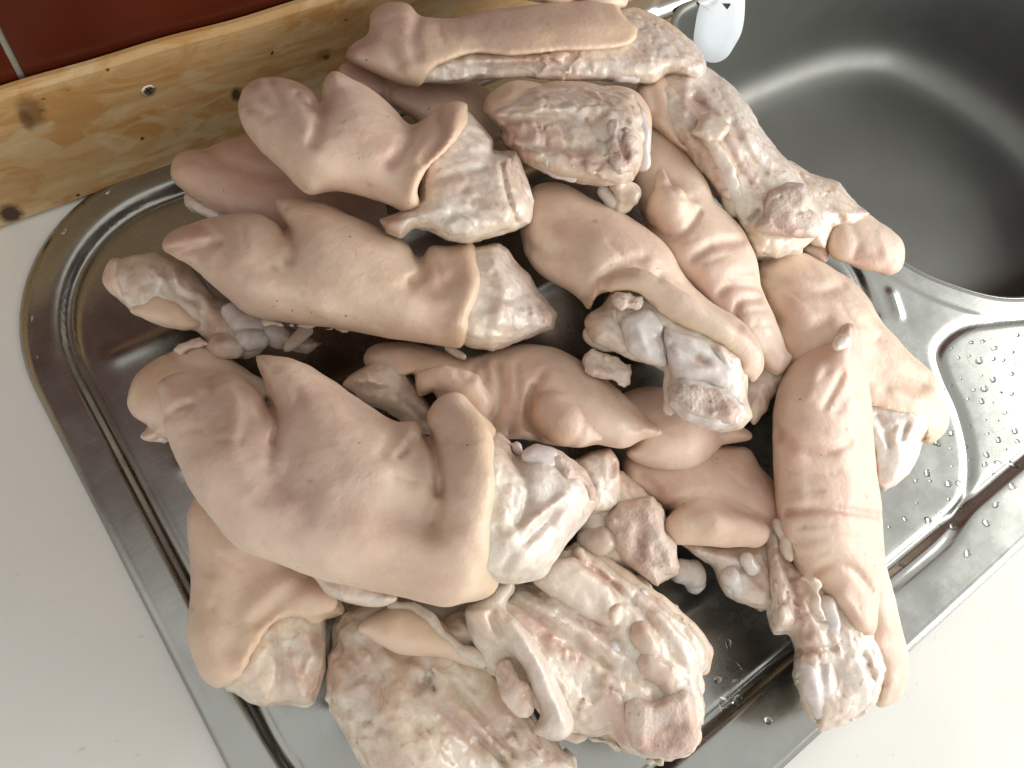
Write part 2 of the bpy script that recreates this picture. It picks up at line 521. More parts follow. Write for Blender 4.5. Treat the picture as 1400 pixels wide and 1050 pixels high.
        me.polygons.foreach_set('use_smooth', np.ones(nq, bool))
        me.update(calc_edges=True); me.validate()
        at_ = me.color_attributes.new('pigment', 'FLOAT_COLOR', 'POINT')
        at_.data.foreach_set('color', col.ravel())
        me.materials.append(s.mat)
        o = bpy.data.objects.new(s.name, me); C.objects.link(o); o.parent = parent
        if s.label: o['label'] = s.label
        for i, sp in enumerate(s.subs): sp.build(o, seed + 0.31 * (i + 1))
        return o

def parent_loc(p):
    v = Vector((0, 0, 0))
    while p is not None: v = v + p.location; p = p.parent
    return v

_tris = [0]
_count = [0]
def trotter(label, base, parts):
    _count[0] += 1
    e = empty('pig_trotter', tuple(at(base[0], base[1], 0.0)))
    tag(e, label, 'trotter', 'pig trotters heaped on the drainer')
    for i, p in enumerate(parts): p.build(e, _count[0] * 1.7 + i * 0.53)
    return e

# ------------------------------------------------------------------ setting materials
def steel_mat(name, rough, col=(0.60, 0.60, 0.575), dirt=1.0):
    m, nt, p = new_mat(name); t = NT(nt); co = t.geo()
    p.inputs['Metallic'].default_value = 1.0
    n = t.noise(co, 7, 4, 0.6)
    c = t.mix(t.ramp(n, [(0.3, 0.0), (0.75, 1.0)]), col, tuple(v * 0.86 for v in col))
    t.link(c, p.inputs['Base Color'])
    mp = t.n('ShaderNodeMapping'); mp.inputs['Scale'].default_value = (12, 900, 900); t.link(co, mp.inputs['Vector'])
    br = t.noise(mp.outputs[0], 1.0, 2)
    sm = t.noise(co, 35, 5, 0.65)
    t.link(t.math('ADD', t.ramp(sm, [(0.3, rough - 0.06 * dirt), (0.75, rough + 0.12 * dirt)]), t.math('MULTIPLY', br, 0.05)), p.inputs['Roughness'])
    b = t.bump(br, 0.05, 0.0004)
    b = t.bump(t.noise(co, 14, 3), 0.10 * dirt, 0.003, b)
    t.link(b, p.inputs['Normal'])
    return m
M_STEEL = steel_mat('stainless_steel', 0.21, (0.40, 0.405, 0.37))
M_BOWL_DARKENED = steel_mat('bowl_steel_darkened', 0.46, (0.215, 0.218, 0.20), 0.3)  # same steel, colour darkened to stand in for dark surroundings reflected in the bowl

m, nt, p = new_mat('counter_laminate'); t = NT(nt); co = t.geo()
c = t.mix(t.ramp(t.noise(co, 6, 5, 0.6), [(0.3, 0.0), (0.7, 1.0)]), (0.815, 0.815, 0.755), (0.76, 0.76, 0.695))
c = t.mix(t.ramp(t.noise(co, 160, 2), [(0.70, 0.0), (0.78, 0.35)]), c, (0.45, 0.42, 0.36))
t.link(c, p.inputs['Base Color'])
t.link(t.ramp(t.noise(co, 11, 4), [(0.35, 0.22), (0.65, 0.48)]), p.inputs['Roughness'])
t.link(t.bump(t.noise(co, 25, 4), 0.12, 0.002), p.inputs['Normal'])
M_COUNTER = m

m, nt, p = new_mat('glazed_tile'); t = NT(nt); co = t.geo()
c = t.mix(t.ramp(t.noise(co, 9, 4, 0.6), [(0.3, 0.0), (0.7, 1.0)]), (0.088, 0.016, 0.006), (0.065, 0.012, 0.005))
t.link(c, p.inputs['Base Color'])
t.link(t.ramp(t.noise(co, 40, 4), [(0.3, 0.10), (0.7, 0.26)]), p.inputs['Roughness'])
t.link(t.bump(t.noise(co, 18, 3), 0.15, 0.002), p.inputs['Normal'])
p.inputs['Specular IOR Level'].default_value = 0.25
M_TILE = m

m, nt, p = new_mat('grout'); t = NT(nt); co = t.geo()
t.link(t.mix(t.noise(co, 120, 4), (0.36, 0.34, 0.27), (0.22, 0.205, 0.16)), p.inputs['Base Color'])
p.inputs['Roughness'].default_value = 0.9
t.link(t.bump(t.noise(co, 400, 3), 0.5, 0.001), p.inputs['Normal'])
M_GROUT = m

m, nt, p = new_mat('stained_pine'); t = NT(nt); co = t.coord()
mp = t.n('ShaderNodeMapping'); mp.inputs['Scale'].default_value = (4, 110, 110); t.link(co, mp.inputs['Vector'])
grain = t.noise(mp.outputs[0], 1.0, 6, 0.6, 0.3)
c = t.mix(t.ramp(grain, [(0.35, 0.0), (0.7, 1.0)]), (0.60, 0.40, 0.185), (0.50, 0.30, 0.12))
mp2 = t.n('ShaderNodeMapping'); mp2.inputs['Scale'].default_value = (14, 24, 32); t.link(co, mp2.inputs['Vector'])
blot = t.noise(mp2.outputs[0], 1.0, 5, 0.62, 1.6)
c = t.mix(t.ramp(blot, [(0.47, 0.0), (0.57, 0.7)]), c, (0.47, 0.225, 0.06))
pale = t.noise(mp2.outputs[0], 0.8, 5, 0.6, 2.0)
c = t.mix(t.ramp(pale, [(0.51, 0.0), (0.58, 0.6)]), c, (0.62, 0.48, 0.27))
spots = t.ramp(t.noise(co, 95, 2, 0.4), [(0.74, 0.0), (0.79, 0.8)])
c = t.mix(spots, c, (0.07, 0.03, 0.012))
yp = 0.3285; ZC = -0.006
KNOTS = [(18, 288, .0075, .0115, 1.0), (46, 148, .008, .014, .55), (40, 160, .004, .010, .5), (327, 125, .005, .007, .9), (110, 263, .0017, .002, 1), (198, 185, .0015, .0018, 1), (151, 90, .0014, .0016, .9), (376, 67, .0014, .0016, 1), (450, 74, .0028, .0032, .8), (446, 70, .006, .006, .35)]
for (a, b, rx, rz, st_) in KNOTS:
    q = on_y(a, b, yp) - np.array([0.3, yp + 0.003, ZC + 0.0015])
    mp3 = t.n('ShaderNodeMapping'); mp3.vector_type = 'TEXTURE'
    mp3.inputs['Location'].default_value = tuple(q); mp3.inputs['Scale'].default_value = (rx, 0.05, rz)
    nz = t.noise(co, 240, 3, out='Color')
    add = t.n('ShaderNodeVectorMath', operation='MULTIPLY_ADD'); t.link(nz, add.inputs[0]); add.inputs[1].default_value = (0.004, 0.004, 0.004); t.link(co, add.inputs[2])
    t.link(add.outputs[0], mp3.inputs['Vector'])
    ln = t.n('ShaderNodeVectorMath', operation='LENGTH'); t.link(mp3.outputs[0], ln.inputs[0])
    c = t.mix(t.ramp(ln.outputs['Value'], [(0.5, st_), (1.1 if st_ > 0.7 else 1.0, 0.0)]), c, (0.055, 0.018, 0.006))
t.link(c, p.inputs['Base Color'])
t.link(t.ramp(blot, [(0.4, 0.5), (0.6, 0.34)]), p.inputs['Roughness'])
b = t.bump(grain, 0.35, 0.0012); b = t.bump(blot, 0.25, 0.0015, b)
t.link(b, p.inputs['Normal'])
M_PINE = m

m, nt, p = new_mat('pine_knot'); t = NT(nt); co = t.coord()
t.link(t.mix(t.noise(co, 160, 4), (0.07, 0.022, 0.007), (0.17, 0.062, 0.018)), p.inputs['Base Color'])
p.inputs['Roughness'].default_value = 0.5
M_KNOT = m

m, nt, p = new_mat('screw_metal'); p.inputs['Metallic'].default_value = 1.0
p.inputs['Base Color'].default_value = (0.62, 0.58, 0.48, 1); p.inputs['Roughness'].default_value = 0.3
M_SCREW = m
m, nt, p = new_mat('dark_slot'); p.inputs['Base Color'].default_value = (0.03, 0.025, 0.02, 1); M_SLOT = m
m, nt, p = new_mat('white_plastic'); t = NT(nt); co = t.geo()
t.link(t.mix(t.ramp(t.noise(co, 60, 4), [(0.4, 0.0), (0.7, 0.6)]), (0.82, 0.86, 0.88), (0.74, 0.80, 0.82)), p.inputs['Base Color'])
p.inputs['Roughness'].default_value = 0.5
M_WHITE = m
m, nt, p = new_mat('water'); t = NT(nt)
tr_ = t.n('ShaderNodeBsdfTransparent'); gl_ = t.n('ShaderNodeBsdfGlossy'); gl_.inputs['Roughness'].default_value = 0.03
fr_ = t.n('ShaderNodeLayerWeight')
mx_ = t.n('ShaderNodeMixShader'); t.link(t.math('ADD', t.math('MULTIPLY', t.math('POWER', fr_.outputs['Facing'], 5.0), 0.8), 0.02), mx_.inputs[0]); t.link(tr_.outputs[0], mx_.inputs[1]); t.link(gl_.outputs[0], mx_.inputs[2])
t.link(mx_.outputs[0], nt.nodes['Material Output'].inputs['Surface'])
M_WATER = m
m, nt, p = new_mat('water_drop'); p.inputs['Base Color'].default_value = (1, 1, 1, 1)
p.inputs['Roughness'].default_value = 0.02; p.inputs['IOR'].default_value = 1.33; p.inputs['Transmission Weight'].default_value = 1.0
M_DROP = m

# ------------------------------------------------------------------ counter, wall, plank
ZC = -0.006                         # counter top: the sink lip stands on it
X0, X1, YF, YB = -0.0635, 1.06, -0.181, 0.336
def rrect(x0, x1, y0, y1, rlf, rlb, rr=0.10, n=14):
    """outline, counter-clockwise, front-left and back-left corners apart"""
    pts = []
    for cx_, cy_, r, a0 in ((x1 - rr, y0 + rr, rr, -90), (x1 - rr, y1 - rr, rr, 0), (x0 + rlb, y1 - rlb, rlb, 90), (x0 + rlf, y0 + rlf, rlf, 180)):
        for i in range(n + 1):
            a = R(a0 + 90 * i / n); pts.append((cx_ + r * math.cos(a), cy_ + r * math.sin(a)))
    return np.array(pts)

def resample(p, n):
    q = np.vstack([p, p[:1]]); L = np.r_[0, np.cumsum(np.linalg.norm(np.diff(q, axis=0), axis=1))]
    u = np.linspace(0, L[-1], n, endpoint=False)
    return np.stack([np.interp(u, L, q[:, 0]), np.interp(u, L, q[:, 1])], 1)

def offset_loop(p, d):
    """move a closed loop outwards by d"""
    t_ = np.roll(p, -1, 0) - np.roll(p, 1, 0); t_ /= np.linalg.norm(t_, axis=1)[:, None]
    nrm = np.stack([t_[:, 1], -t_[:, 0]], 1)
    return p + nrm * d

outer = resample(rrect(X0, X1, YF, YB, 0.16, 0.112), 520)
bowl_ctrl = np.array([(45.8, 20), (46.2, 26), (48.5, 30.2), (54, 31.3), (70, 31.5), (80, 30.3), (88, 26.5), (93.5, 19), (96.5, 10), (96.5, 2), (92, -5), (81, -8),
                      (68, -7.0), (58.5, -4.4), (53.3, -0.1), (50.6, 4.2), (48.0, 9.5), (46.4, 14)]) * 0.01
bowl = resample(catmull(bowl_ctrl, 8)[::-1], 300)
a2 = 0.5 * np.sum(bowl[:, 0] * np.roll(bowl[:, 1], -1) - np.roll(bowl[:, 0], -1) * bowl[:, 1])
if a2 < 0: bowl = bowl[::-1]

# counter top: a ring of quads from the sink's lip outwards (the sink drops into a hole)
hole = offset_loop(outer, -0.012)
far = np.array([((-0.75 if x < 0.4 else 1.7) if abs(x - 0.5) > 0.52 else x, 0) for x, y in hole])
V, Fc = [], []
Nn = len(hole)
cen = np.array([0.45, 0.08])
def box_proj(p):
    d = p - cen
    k = min((0.345 - cen[1]) / d[1] if d[1] > 0 else 1e9, (-0.75 - cen[1]) / d[1] if d[1] < 0 else 1e9,
            (1.75 - cen[0]) / d[0] if d[0] > 0 else 1e9, (-0.80 - cen[0]) / d[0] if d[0] < 0 else 1e9)
    return cen + d * k
for q in hole: V.append((q[0], q[1], ZC))
for q in hole: e = box_proj(q); V.append((e[0], e[1], ZC))
for q in hole: e = box_proj(q); V.append((e[0], e[1], ZC - 0.03))
for i in range(Nn):
    j = (i + 1) % Nn
    Fc.append((i, i + Nn, j + Nn, j)); Fc.append((i + Nn, i + 2 * Nn, j + 2 * Nn, j + Nn))
o = mesh_obj('counter', V, Fc, M_COUNTER, smooth=False); tag(o, kind='structure')

# wall of glazed tiles standing in grout
YW = 0.3285 + 0.0095
gw = mesh_obj('wall', [(-0.9, YW, -0.05), (1.8, YW, -0.05), (1.8, YW, 1.05), (-0.9, YW, 1.05),
                      (-0.9, YW + .03, -0.05), (1.8, YW + .03, -0.05), (1.8, YW + .03, 1.05), (-0.9, YW + .03, 1.05)],
              [(0, 1, 2, 3), (5, 4, 7, 6), (3, 2, 6, 7), (0, 3, 7, 4), (1, 5, 6, 2), (0, 4, 5, 1)], M_GROUT, smooth=False)
tag(gw, kind='structure')
def bevel_box(w, d, hh, bv, seg=2):
    bm = bmesh.new(); bmesh.ops.create_cube(bm, size=1.0)
    for v in bm.verts: v.co = Vector((v.co.x * w, v.co.y * d, v.co.z * hh))
    bmesh.ops.bevel(bm, geom=bm.edges[:], offset=bv, segments=seg, affect='EDGES', profile=0.6)
    me = bpy.data.meshes.new('tile'); bm.to_mesh(me); bm.free()
    me.polygons.foreach_set('use_smooth', [True] * len(me.polygons))
    return me
g0 = on_y(40, 124, YW - 0.006)        # the grout line that the photograph shows meets the plank here
TS = 0.20; GAP = 0.0030
tm = bevel_box(TS - GAP, 0.0060, TS - GAP, 0.0006); tm.materials.append(M_TILE)
for ix in range(-4, 8):
    for iz in range(0, 5):
        o = bpy.data.objects.new('tile', tm); C.objects.link(o); o.parent = gw
        o.location = (g0[0] + TS * (ix + 0.5), YW + 0.0018, -0.05 + TS * (iz + 0.5))
        o.rotation_euler = (random.uniform(-.002, .002), 0, random.uniform(-.002, .002))

# plank: pine board screwed to the wall along the back of the counter
yp = 0.3285
pb = on_y(0, 320, yp); pt = on_y(0, 140, yp)
ph = pt[2] - pb[2]
zb = ZC + 0.0015
print('plank', pb, pt, ph)
plank = empty('wooden_plank', (0.3, yp + 0.003, zb))
tag(plank, 'knotty stained pine plank screwed to the tiled wall behind the sink', 'plank')
L0, L1 = -0.45, 0.62
nx_, bmv, bmf = 160, [], []
prof = [(0.0, 0.0035), (0.0008, 0.001), (0.003, 0.0), (ph / 2, 0.0), (ph - 0.003, 0.0), (ph - 0.0008, 0.001), (ph, 0.003), (ph, 0.0055), (0, 0.0055)]
for i in range(nx_ + 1):
    x = L0 + (L1 - L0) * i / nx_
    wob = 0.0007 * math.sin(x * 31) + 0.0005 * math.sin(x * 83 + 1)
    for (z_, y_) in prof: bmv.append((x, yp + y_ , zb + z_ + (wob if z_ > ph * 0.6 else 0)))
k = len(prof)
for i in range(nx_):
    for j in range(k):
        a, b = i * k + j, i * k + (j + 1) % k
        bmf.append((a, b, b + k, a + k))
bmf.append(tuple(range(k))[::-1]); bmf.append(tuple(nx_ * k + j for j in range(k)))
mesh_obj('board', bmv, bmf, M_PINE, plank, smooth=False)
def disc(name, px, py, y, rx, rz, th, mat, parent, n=24, wob=0.0, dome=0.5):
    c = on_y(px, py, y); V, Fc = [], []
    ph_ = [random.uniform(0, 6.28) for _ in range(3)]
    for ring, (rr, dy) in enumerate(((1.0, 0.002), (1.0, 0.0), (0.85, -th * 0.8), (0.45, -th))):
        for i in range(n):
            a = 2 * math.pi * i / n; w_ = 1 + wob * (math.sin(3 * a + ph_[0]) + 0.6 * math.sin(5 * a + ph_[1]))
            V.append((c[0] + rx * rr * w_ * math.cos(a), y + dy, c[2] + rz * rr * w_ * math.sin(a)))
    for r_ in range(3):
        for i in range(n):
            j = (i + 1) % n
            Fc.append((r_ * n + i, r_ * n + j, (r_ + 1) * n + j, (r_ + 1) * n + i))
    Fc.append(tuple(3 * n + i for i in range(n)))
    return mesh_obj(name, V, Fc, mat, parent)
sc = disc('screw', 203, 124, yp, 0.0042, 0.0042, 0.0010, M_SCREW, plank)
cs = on_y(203, 124, yp - 0.0012)
V, Fc = [], []
for ang in (25, 115):
    ux, uz = math.cos(R(ang)), math.sin(R(ang)); b0 = len(V)
    for s1, s2 in ((-1, -1), (1, -1), (1, 1), (-1, 1)):
        V.append((cs[0] + ux * 0.0024 * s1 - uz * 0.0005 * s2, cs[1] - (0.0001 if ang > 90 else 0), cs[2] + uz * 0.0024 * s1 + ux * 0.0005 * s2))
    Fc.append((b0, b0 + 1, b0 + 2, b0 + 3))
so = mesh_obj('screw_slot', [np.array(v) - np.array(plank.location) for v in V], Fc, M_SLOT, None, smooth=False); so.parent = sc

# ------------------------------------------------------------------ the sink: lip, drainer sheet, bowl
sink = empty('steel_sink', (0.4, 0.08, 0.0))
tag(sink, 'stainless steel sink with pressed drainer and deep bowl set into the white counter', 'sink')
def loft(rings, closed_end=False):
    V, Fc = [], []; N = len(rings[0][0])
    for loop, z in rings:
        for q in loop: V.append((q[0], q[1], z))
    for r_ in range(len(rings) - 1):
        for i in range(N):
            j = (i + 1) % N
            Fc.append((r_ * N + i, r_ * N + j, (r_ + 1) * N + j, (r_ + 1) * N + i))
    if closed_end:
        b_ = (len(rings) - 1) * N; q = np.mean(rings[-1][0], 0); V.append((q[0], q[1], rings[-1][1] - 0.0001))
        for i in range(N): Fc.append((b_ + i, b_ + (i + 1) % N, len(V) - 1))
    return V, Fc
V, Fc = loft([(offset_loop(outer, 0.0), ZC + 0.0004), (offset_loop(outer, -0.0004), ZC + 0.0016), (offset_loop(outer, -0.0012), -0.0024),
              (offset_loop(outer, -0.0040), -0.0006), (offset_loop(outer, -0.0052), -0.0001), (offset_loop(outer, -0.0062), 0.0001), (offset_loop(outer, -0.0085), -0.0003)])
mesh_obj('lip', V, Fc, M_STEEL, sink)

def gauss(d, w): return np.exp(-(d / w) ** 2)
def sheet_height(x, y):
    inner = rrect(X0 + 0.022, 0.452 + 0.6, YF + 0.0415, 0.3135, 0.135, 0.090)
    d = poly_sdf(x, y, inner)                        # + inside the recessed field
    h_ = -0.0035 / (1 + np.exp(-np.clip((d - 0.001) / 0.0014, -30, 30)))
    h_ = h_ - 0.0034 * gauss(d - 0.004, 0.0036)
    def wl(pts): return [tuple(at(a, b)[:2]) for a, b in pts]
    # pressed channel that bounds the sloping field by the bowl
    ln = catmull(wl([(1420, 430), (1370, 436), (1330, 441), (1302, 456), (1287, 480), (1296, 515), (1316, 560), (1330, 620), (1326, 680), (1300, 735), (1262, 772), (1215, 806)]), 6, False)
    dl = line_dist(x, y, ln); h_ = h_ - 0.0024 * gauss(dl, 0.0036)
    # flange line round the bowl
    bd = -poly_sdf(x, y, bowl)
    h_ = h_ - 0.0016 / (1 + np.exp(-np.clip((0.021 - bd) / 0.0009, -30, 30))) * (bd < 0.06)
    # small pressed pill and the ends of the draining beads
    pl = wl([(1222, 398), (1231, 426)]); h_ = h_ + 0.0022 * gauss(line_dist(x, y, pl), 0.0036)
    pl = wl([(1150, 330), (1176, 372), (1200, 425)]); h_ = h_ - 0.0024 * gauss(line_dist(x, y, pl), 0.0040)
    for yy, xa, xb in ((0.222, -0.018, 0.40), (0.145, -0.012, 0.42), (0.065, -0.012, 0.42), (-0.012, -0.008, 0.40), (-0.082, 0.05, 0.34)):
        h_ = h_ + 0.0013 * gauss(line_dist(x, y, [(xa, yy), (xb, yy)]), 0.0055)
    return h_
st = 0.0022
gx = np.arange(X0 - st, X1 + st, st); gy = np.arange(YF - st, YB + st, st)
GX, GY = np.meshgrid(gx, gy, indexing='ij')
sh = offset_loop(outer, -0.0078)
dO = poly_sdf(GX, GY, sh[::2]); dB = -poly_sdf(GX, GY, bowl[::2])
dmin = np.minimum(dO, dB)
P2 = np.stack([GX, GY], -1)
near = (dmin < 0) & (dmin > -1.5 * st)
idxs = np.argwhere(near)
allb = np.vstack([resample(sh, 2600), resample(bowl, 1400)])
for (i, j) in idxs:
    q = P2[i, j]; dd = ((allb - q) ** 2).sum(1); P2[i, j] = allb[dd.argmin()]
Hh = sheet_height(P2[..., 0].astype(np.float32), P2[..., 1].astype(np.float32))
ok = (dmin >= 0) | near
vid = np.full(ok.shape, -1); vid[ok] = np.arange(ok.sum())
V = np.concatenate([P2[ok], Hh[ok][:, None]], 1)
a, b, c_, d_ = vid[:-1, :-1], vid[1:, :-1], vid[1:, 1:], vid[:-1, 1:]
g = (a >= 0) & (b >= 0) & (c_ >= 0) & (d_ >= 0)
Fc = np.stack([a[g], b[g], c_[g], d_[g]], 1)
el = np.max([np.linalg.norm(V[Fc[:, k]][:, :2] - V[Fc[:, (k + 1) % 4]][:, :2], axis=1) for k in range(4)], 0)
Fc = Fc[el < 2.6 * st].tolist()
mesh_obj('drainer', V, Fc, M_STEEL, sink)

def inset(f, dx=0.0, dy=0.0):
    c0 = np.array([0.725, 0.12]); q = bowl - c0
    return c0 + q * f + np.array([dx, dy])
zr = float(np.median(sheet_height(bowl[:, 0].astype(np.float32), bowl[:, 1].astype(np.float32))))
rings = [(offset_loop(bowl, 0.0035), zr + 0.0002), (offset_loop(bowl, 0.0012), zr + 0.0003)]
prf = catmull([(0.12, -0.10), (0.35, -0.45), (0.7, -2), (1.1, -5), (1.5, -8.5), (1.9, -11.2), (2.6, -13.2), (3.8, -14.6), (5.4, -15.2), (7.2, -15.4)], 4, False)
for ins_, z_ in prf: rings.append((offset_loop(bowl, -ins_ * 0.01), zr + z_ * 0.01))
zf = rings[-1][1]
base_loop = rings[-1][0]
ang_ = np.unwrap(np.arctan2(base_loop[:, 1] - base_loop[:, 1].mean(), base_loop[:, 0] - base_loop[:, 0].mean()))
cc = base_loop.mean(0)
for f_ in (0.8, 0.5, 0.25, 0.09): rings.append((cc + (base_loop - cc) * f_, zf - 0.004 * (1 - f_)))
V, Fc = loft(rings, True)
mesh_obj('bowl', V, Fc, M_BOWL_DARKENED, sink)
# oval white overflow plate on the back wall of the bowl
yo = 0.2985
outl = [(1000, -26), (1016, -20), (1025, -2), (1023, 22), (1016, 46), (1004, 64), (992, 78), (976, 85), (960, 82), (951, 66), (954, 44), (964, 18), (980, -12)]
ol = catmull([on_y(a, b, yo)[[0, 2]] for a, b in outl], 5)
V, Fc = [], []
n_ = len(ol); cz_ = ol.mean(0)
for f_, dy in ((1.0, 0.003), (1.0, -0.0005), (0.97, -0.0012), (0.5, -0.0014)):
    for q in ol:
        q2 = cz_ + (q - cz_) * f_; zz_ = min(q2[1], -0.006); V.append((q2[0], yo + (zz_ + 0.085) * 0.125 + dy, zz_))
for r_ in range(3):
    for i in range(n_):
        j = (i + 1) % n_; Fc.append((r_ * n_ + i, r_ * n_ + j, (r_ + 1) * n_ + j, (r_ + 1) * n_ + i))
Fc.append(tuple(3 * n_ + i for i in range(n_)))
ov = mesh_obj('overflow_plate', V, Fc, M_WHITE, sink)
ov['label'] = 'white oval overflow plate on the bowl wall'
ol2 = [on_y(a, b, yo - 0.0028)[[0, 2]] for a, b in ((988, 6), (999, 6), (994, 13))]
V = [(q[0], yo - 0.0030, q[1]) for q in ol2] + [(q[0], yo - 0.0015, q[1]) for q in ol2]
nt_ = mesh_obj('notch', [np.array(v) - np.array(sink.location) for v in V], [(0, 1, 2), (0, 3, 4, 1), (1, 4, 5, 2), (2, 5, 3, 0)], M_SLOT, None, smooth=False); nt_.parent = ov

# ------------------------------------------------------------------ water on the drainer and the counter
def water(name, blobs, label):
    V, Fc = [], []
    for (px, py, rpx, asp, ang, hgt, z0, n) in blobs:
        c = at(px, py, 0)[:2]; s_ = 0.00047 * rpx
        p1, p2 = random.uniform(0, 6.28), random.uniform(0, 6.28)
        b0 = len(V); rings_ = ((1.0, -0.0003), (0.97, hgt * 0.45), (0.82, hgt * 0.85), (0.5, hgt))
        zs_ = None
        for rr, zz in rings_:
            for i in range(n):
                a = 2 * math.pi * i / n; w_ = 1 + 0.13 * math.sin(2 * a + p1) + 0.09 * math.sin(3 * a + p2)
                lx, ly = s_ * rr * w_ * math.cos(a), s_ * asp * rr * w_ * math.sin(a)
                x = c[0] + lx * math.cos(ang) - ly * math.sin(ang); y = c[1] + lx * math.sin(ang) + ly * math.cos(ang)
                V.append([x, y, zz + z0])
        for r_ in range(3):
            for i in range(n):
                j = (i + 1) % n; Fc.append((b0 + r_ * n + i, b0 + r_ * n + j, b0 + (r_ + 1) * n + j, b0 + (r_ + 1) * n + i))
        Fc.append(tuple(b0 + 3 * n + i for i in range(n))); Fc.append(tuple(b0 + i for i in range(n))[::-1])
    V = np.array(V)
    if blobs[0][6] == 0: V[:, 2] += sheet_height(V[:, 0].astype(np.float32), V[:, 1].astype(np.float32))
    o = mesh_obj(name, V, Fc, M_DROP if 'drop' in name else M_WATER); tag(o, label, 'water', kind='stuff')
rw = random.Random(3)
drops = []
area_poly = np.array([(1270, 560), (1300, 520), (1400, 430), (1400, 640), (1290, 740), (1215, 800), (1210, 690)])
area2 = np.array([(1300, 470), (1400, 440), (1400, 620), (1345, 650), (1330, 560)])
while len(drops) < 64:
    x, y = rw.uniform(1205, 1400), rw.uniform(400, 830)
    ins = poly_sdf(np.array([x]), np.array([y]), area_poly if len(drops) < 44 else area2)[0]
    if ins < 3 or any((x - q[0]) ** 2 + (y - q[1]) ** 2 < 190 for q in drops): continue
    r_ = rw.choice((1.5, 1.8, 2.2, 2.8, 3.4, 4.5, 6.0)); drops.append((x, y, r_, rw.uniform(0.5, 1), rw.uniform(0, 3), 0.0009 + r_ * 0.00012, 0, 10))
for x, y in [(1265, 585), (1283, 602), (1323, 757), (1302, 660), (1273, 645), (1349, 715), (1362, 690), (1384, 665), (1275, 711), (1000, 880), (985, 930), (1050, 985), (1010, 960)]:
    drops.append((x, y, 5.5, rw.uniform(0.55, 0.9), rw.uniform(0, 3), 0.0016, 0, 12))
water('water_drops', drops, 'clear water drops beaded on the right of the drainer')
water('water_puddles', [(1345, 478, 34, 0.62, 0.3, 0.0011, 0, 40), (1372, 575, 30, 0.5, 0.5, 0.0009, 0, 40), (1366, 530, 16, 0.5, 1.0, 0.0008, 0, 30),
                        (1000, 935, 36, 0.6, 0.8, 0.0007, 0, 40)],
      'thin clear puddles lying on the steel drainer')

# ------------------------------------------------------------------ the trotters, back of the heap first
S, FL, FT, BN, MR = M_SKIN, M_FLESH, M_FAT, M_BONE, M_MARROW

# behind everything, mostly above the picture
p1 = Part('skin', S).inf([(590, -70), (860, -70), (860, 0), (846, 13), (815, 14), (790, 7), (768, 11), (735, 4), (690, -4), (620, -12)], [(700, -30, 9.5)], 40, 42)
p1.cr([(735, -30), (742, 3)], 3, 8).cr([(790, -30), (788, 8)], 2.5, 7).paint('p', [(800, 5)], 30, .5)
trotter('pinkish trotter behind the topmost one, only its edge inside the picture top', (720, -30), [p1])

# under the long top trotter, toes in shade
p1 = Part('skin', S).inf([(462, 100), (478, 84), (520, 95), (570, 100), (640, 110), (690, 140), (690, 190), (620, 190), (580, 172), (545, 150), (500, 128)],
                         [(480, 100, 7), (600, 140, 6.5), (680, 170, 5.5)], 38, 40)
p1.cr([(520, 92), (530, 120), (522, 140)], 3, 8).paint('p', [(490, 100), (560, 130)], 50, .6)
trotter('shaded pinkish trotter tucked between the top trotter and the one below it', (590, 150), [p1])

# T1: long top trotter
sk = Part('skin', S).inf([(474, 78), (482, 60), (503, 45), (508, 20), (526, 4), (556, 4), (578, 20), (610, 24), (680, 14), (760, 4), (830, 0), (880, 10), (900, 40), (905, 80),
                          (880, 112), (800, 122), (700, 118), (600, 122), (560, 118), (525, 106), (495, 92)],
                         [(500, 60, 9), (600, 60, 9.6), (750, 50, 10), (880, 50, 9.5)], 52, 54)
sk.cut([(566, 136), (590, 96), (612, 84), (650, 72), (700, 76), (760, 70), (820, 68), (862, 60), (872, 38), (852, 20), (846, -20), (960, -20), (960, 160), (560, 160)], 3.5, 0.35, 26)
sk.cr([(575, 15), (566, 45), (570, 75)], 3.0, 10).cr([(503, 45), (530, 60), (545, 90)], 3.2, 9).cr([(508, 52), (488, 62)], 1.5, 6)
sk.cr([(640, 45), (740, 40), (840, 34)], -1.6, 18).cr([(600, 40), (660, 34)], 1.2, 14).noise(1.1, 34, 2)
sk.paint('p', [(478, 75), (495, 66)], 16, .9).paint('d', [(478, 74)], 12, .7).paint('p', [(520, 20), (560, 40)], 30, .4).paint('y', [(700, 50), (850, 45)], 26, .6).paint('w', [(500, 80), (560, 100)], 20, .3)
fl = Part('flesh', FL).inf([(548, 112), (590, 74), (640, 52), (720, 50), (850, 14), (880, 14), (905, 26), (940, 50), (966, 84), (955, 108), (915, 100), (892, 114), (840, 112), (760, 110), (700, 106), (640, 112), (595, 114)],
                          [(600, 90, 8.9), (750, 85, 9.4), (900, 70, 9.2)], 30, 50)
fl.raw(-5, .7).cr([(600, 100), (680, 92), (800, 92)], 1.6, 7).cr([(640, 82), (760, 80)], -1.2, 7).paint('w', [(600, 105), (700, 100), (850, 100), (900, 60), (940, 80)], 26, .6)
fl.paint('p', [(690, 84), (770, 84)], 10, .55).paint('p', [(655, 74), (735, 76)], 5, .6)
bn = Part('bone', BN).tube([(828, 100, 10.6, 8), (846, 103, 10.6, 10), (868, 104, 10.4, 9)]).cr([(838, 90), (836, 112)], 2.0, 3)
tn = Part('tendon', FT).tube([(610, 104, 9.6, 7), (690, 99, 10.2, 8), (790, 100, 10.4, 8)]).noise(.6, 8, 2)
sk.paint('y', [(620, 40), (840, 40)], 60, .35)
sk.cr([(540, 40), (560, 60)], 0.9, 4.2).cr([(600, 36), (606, 56)], 0.9, 4.2).cr([(530, 70), (552, 86)], 0.9, 4.2)
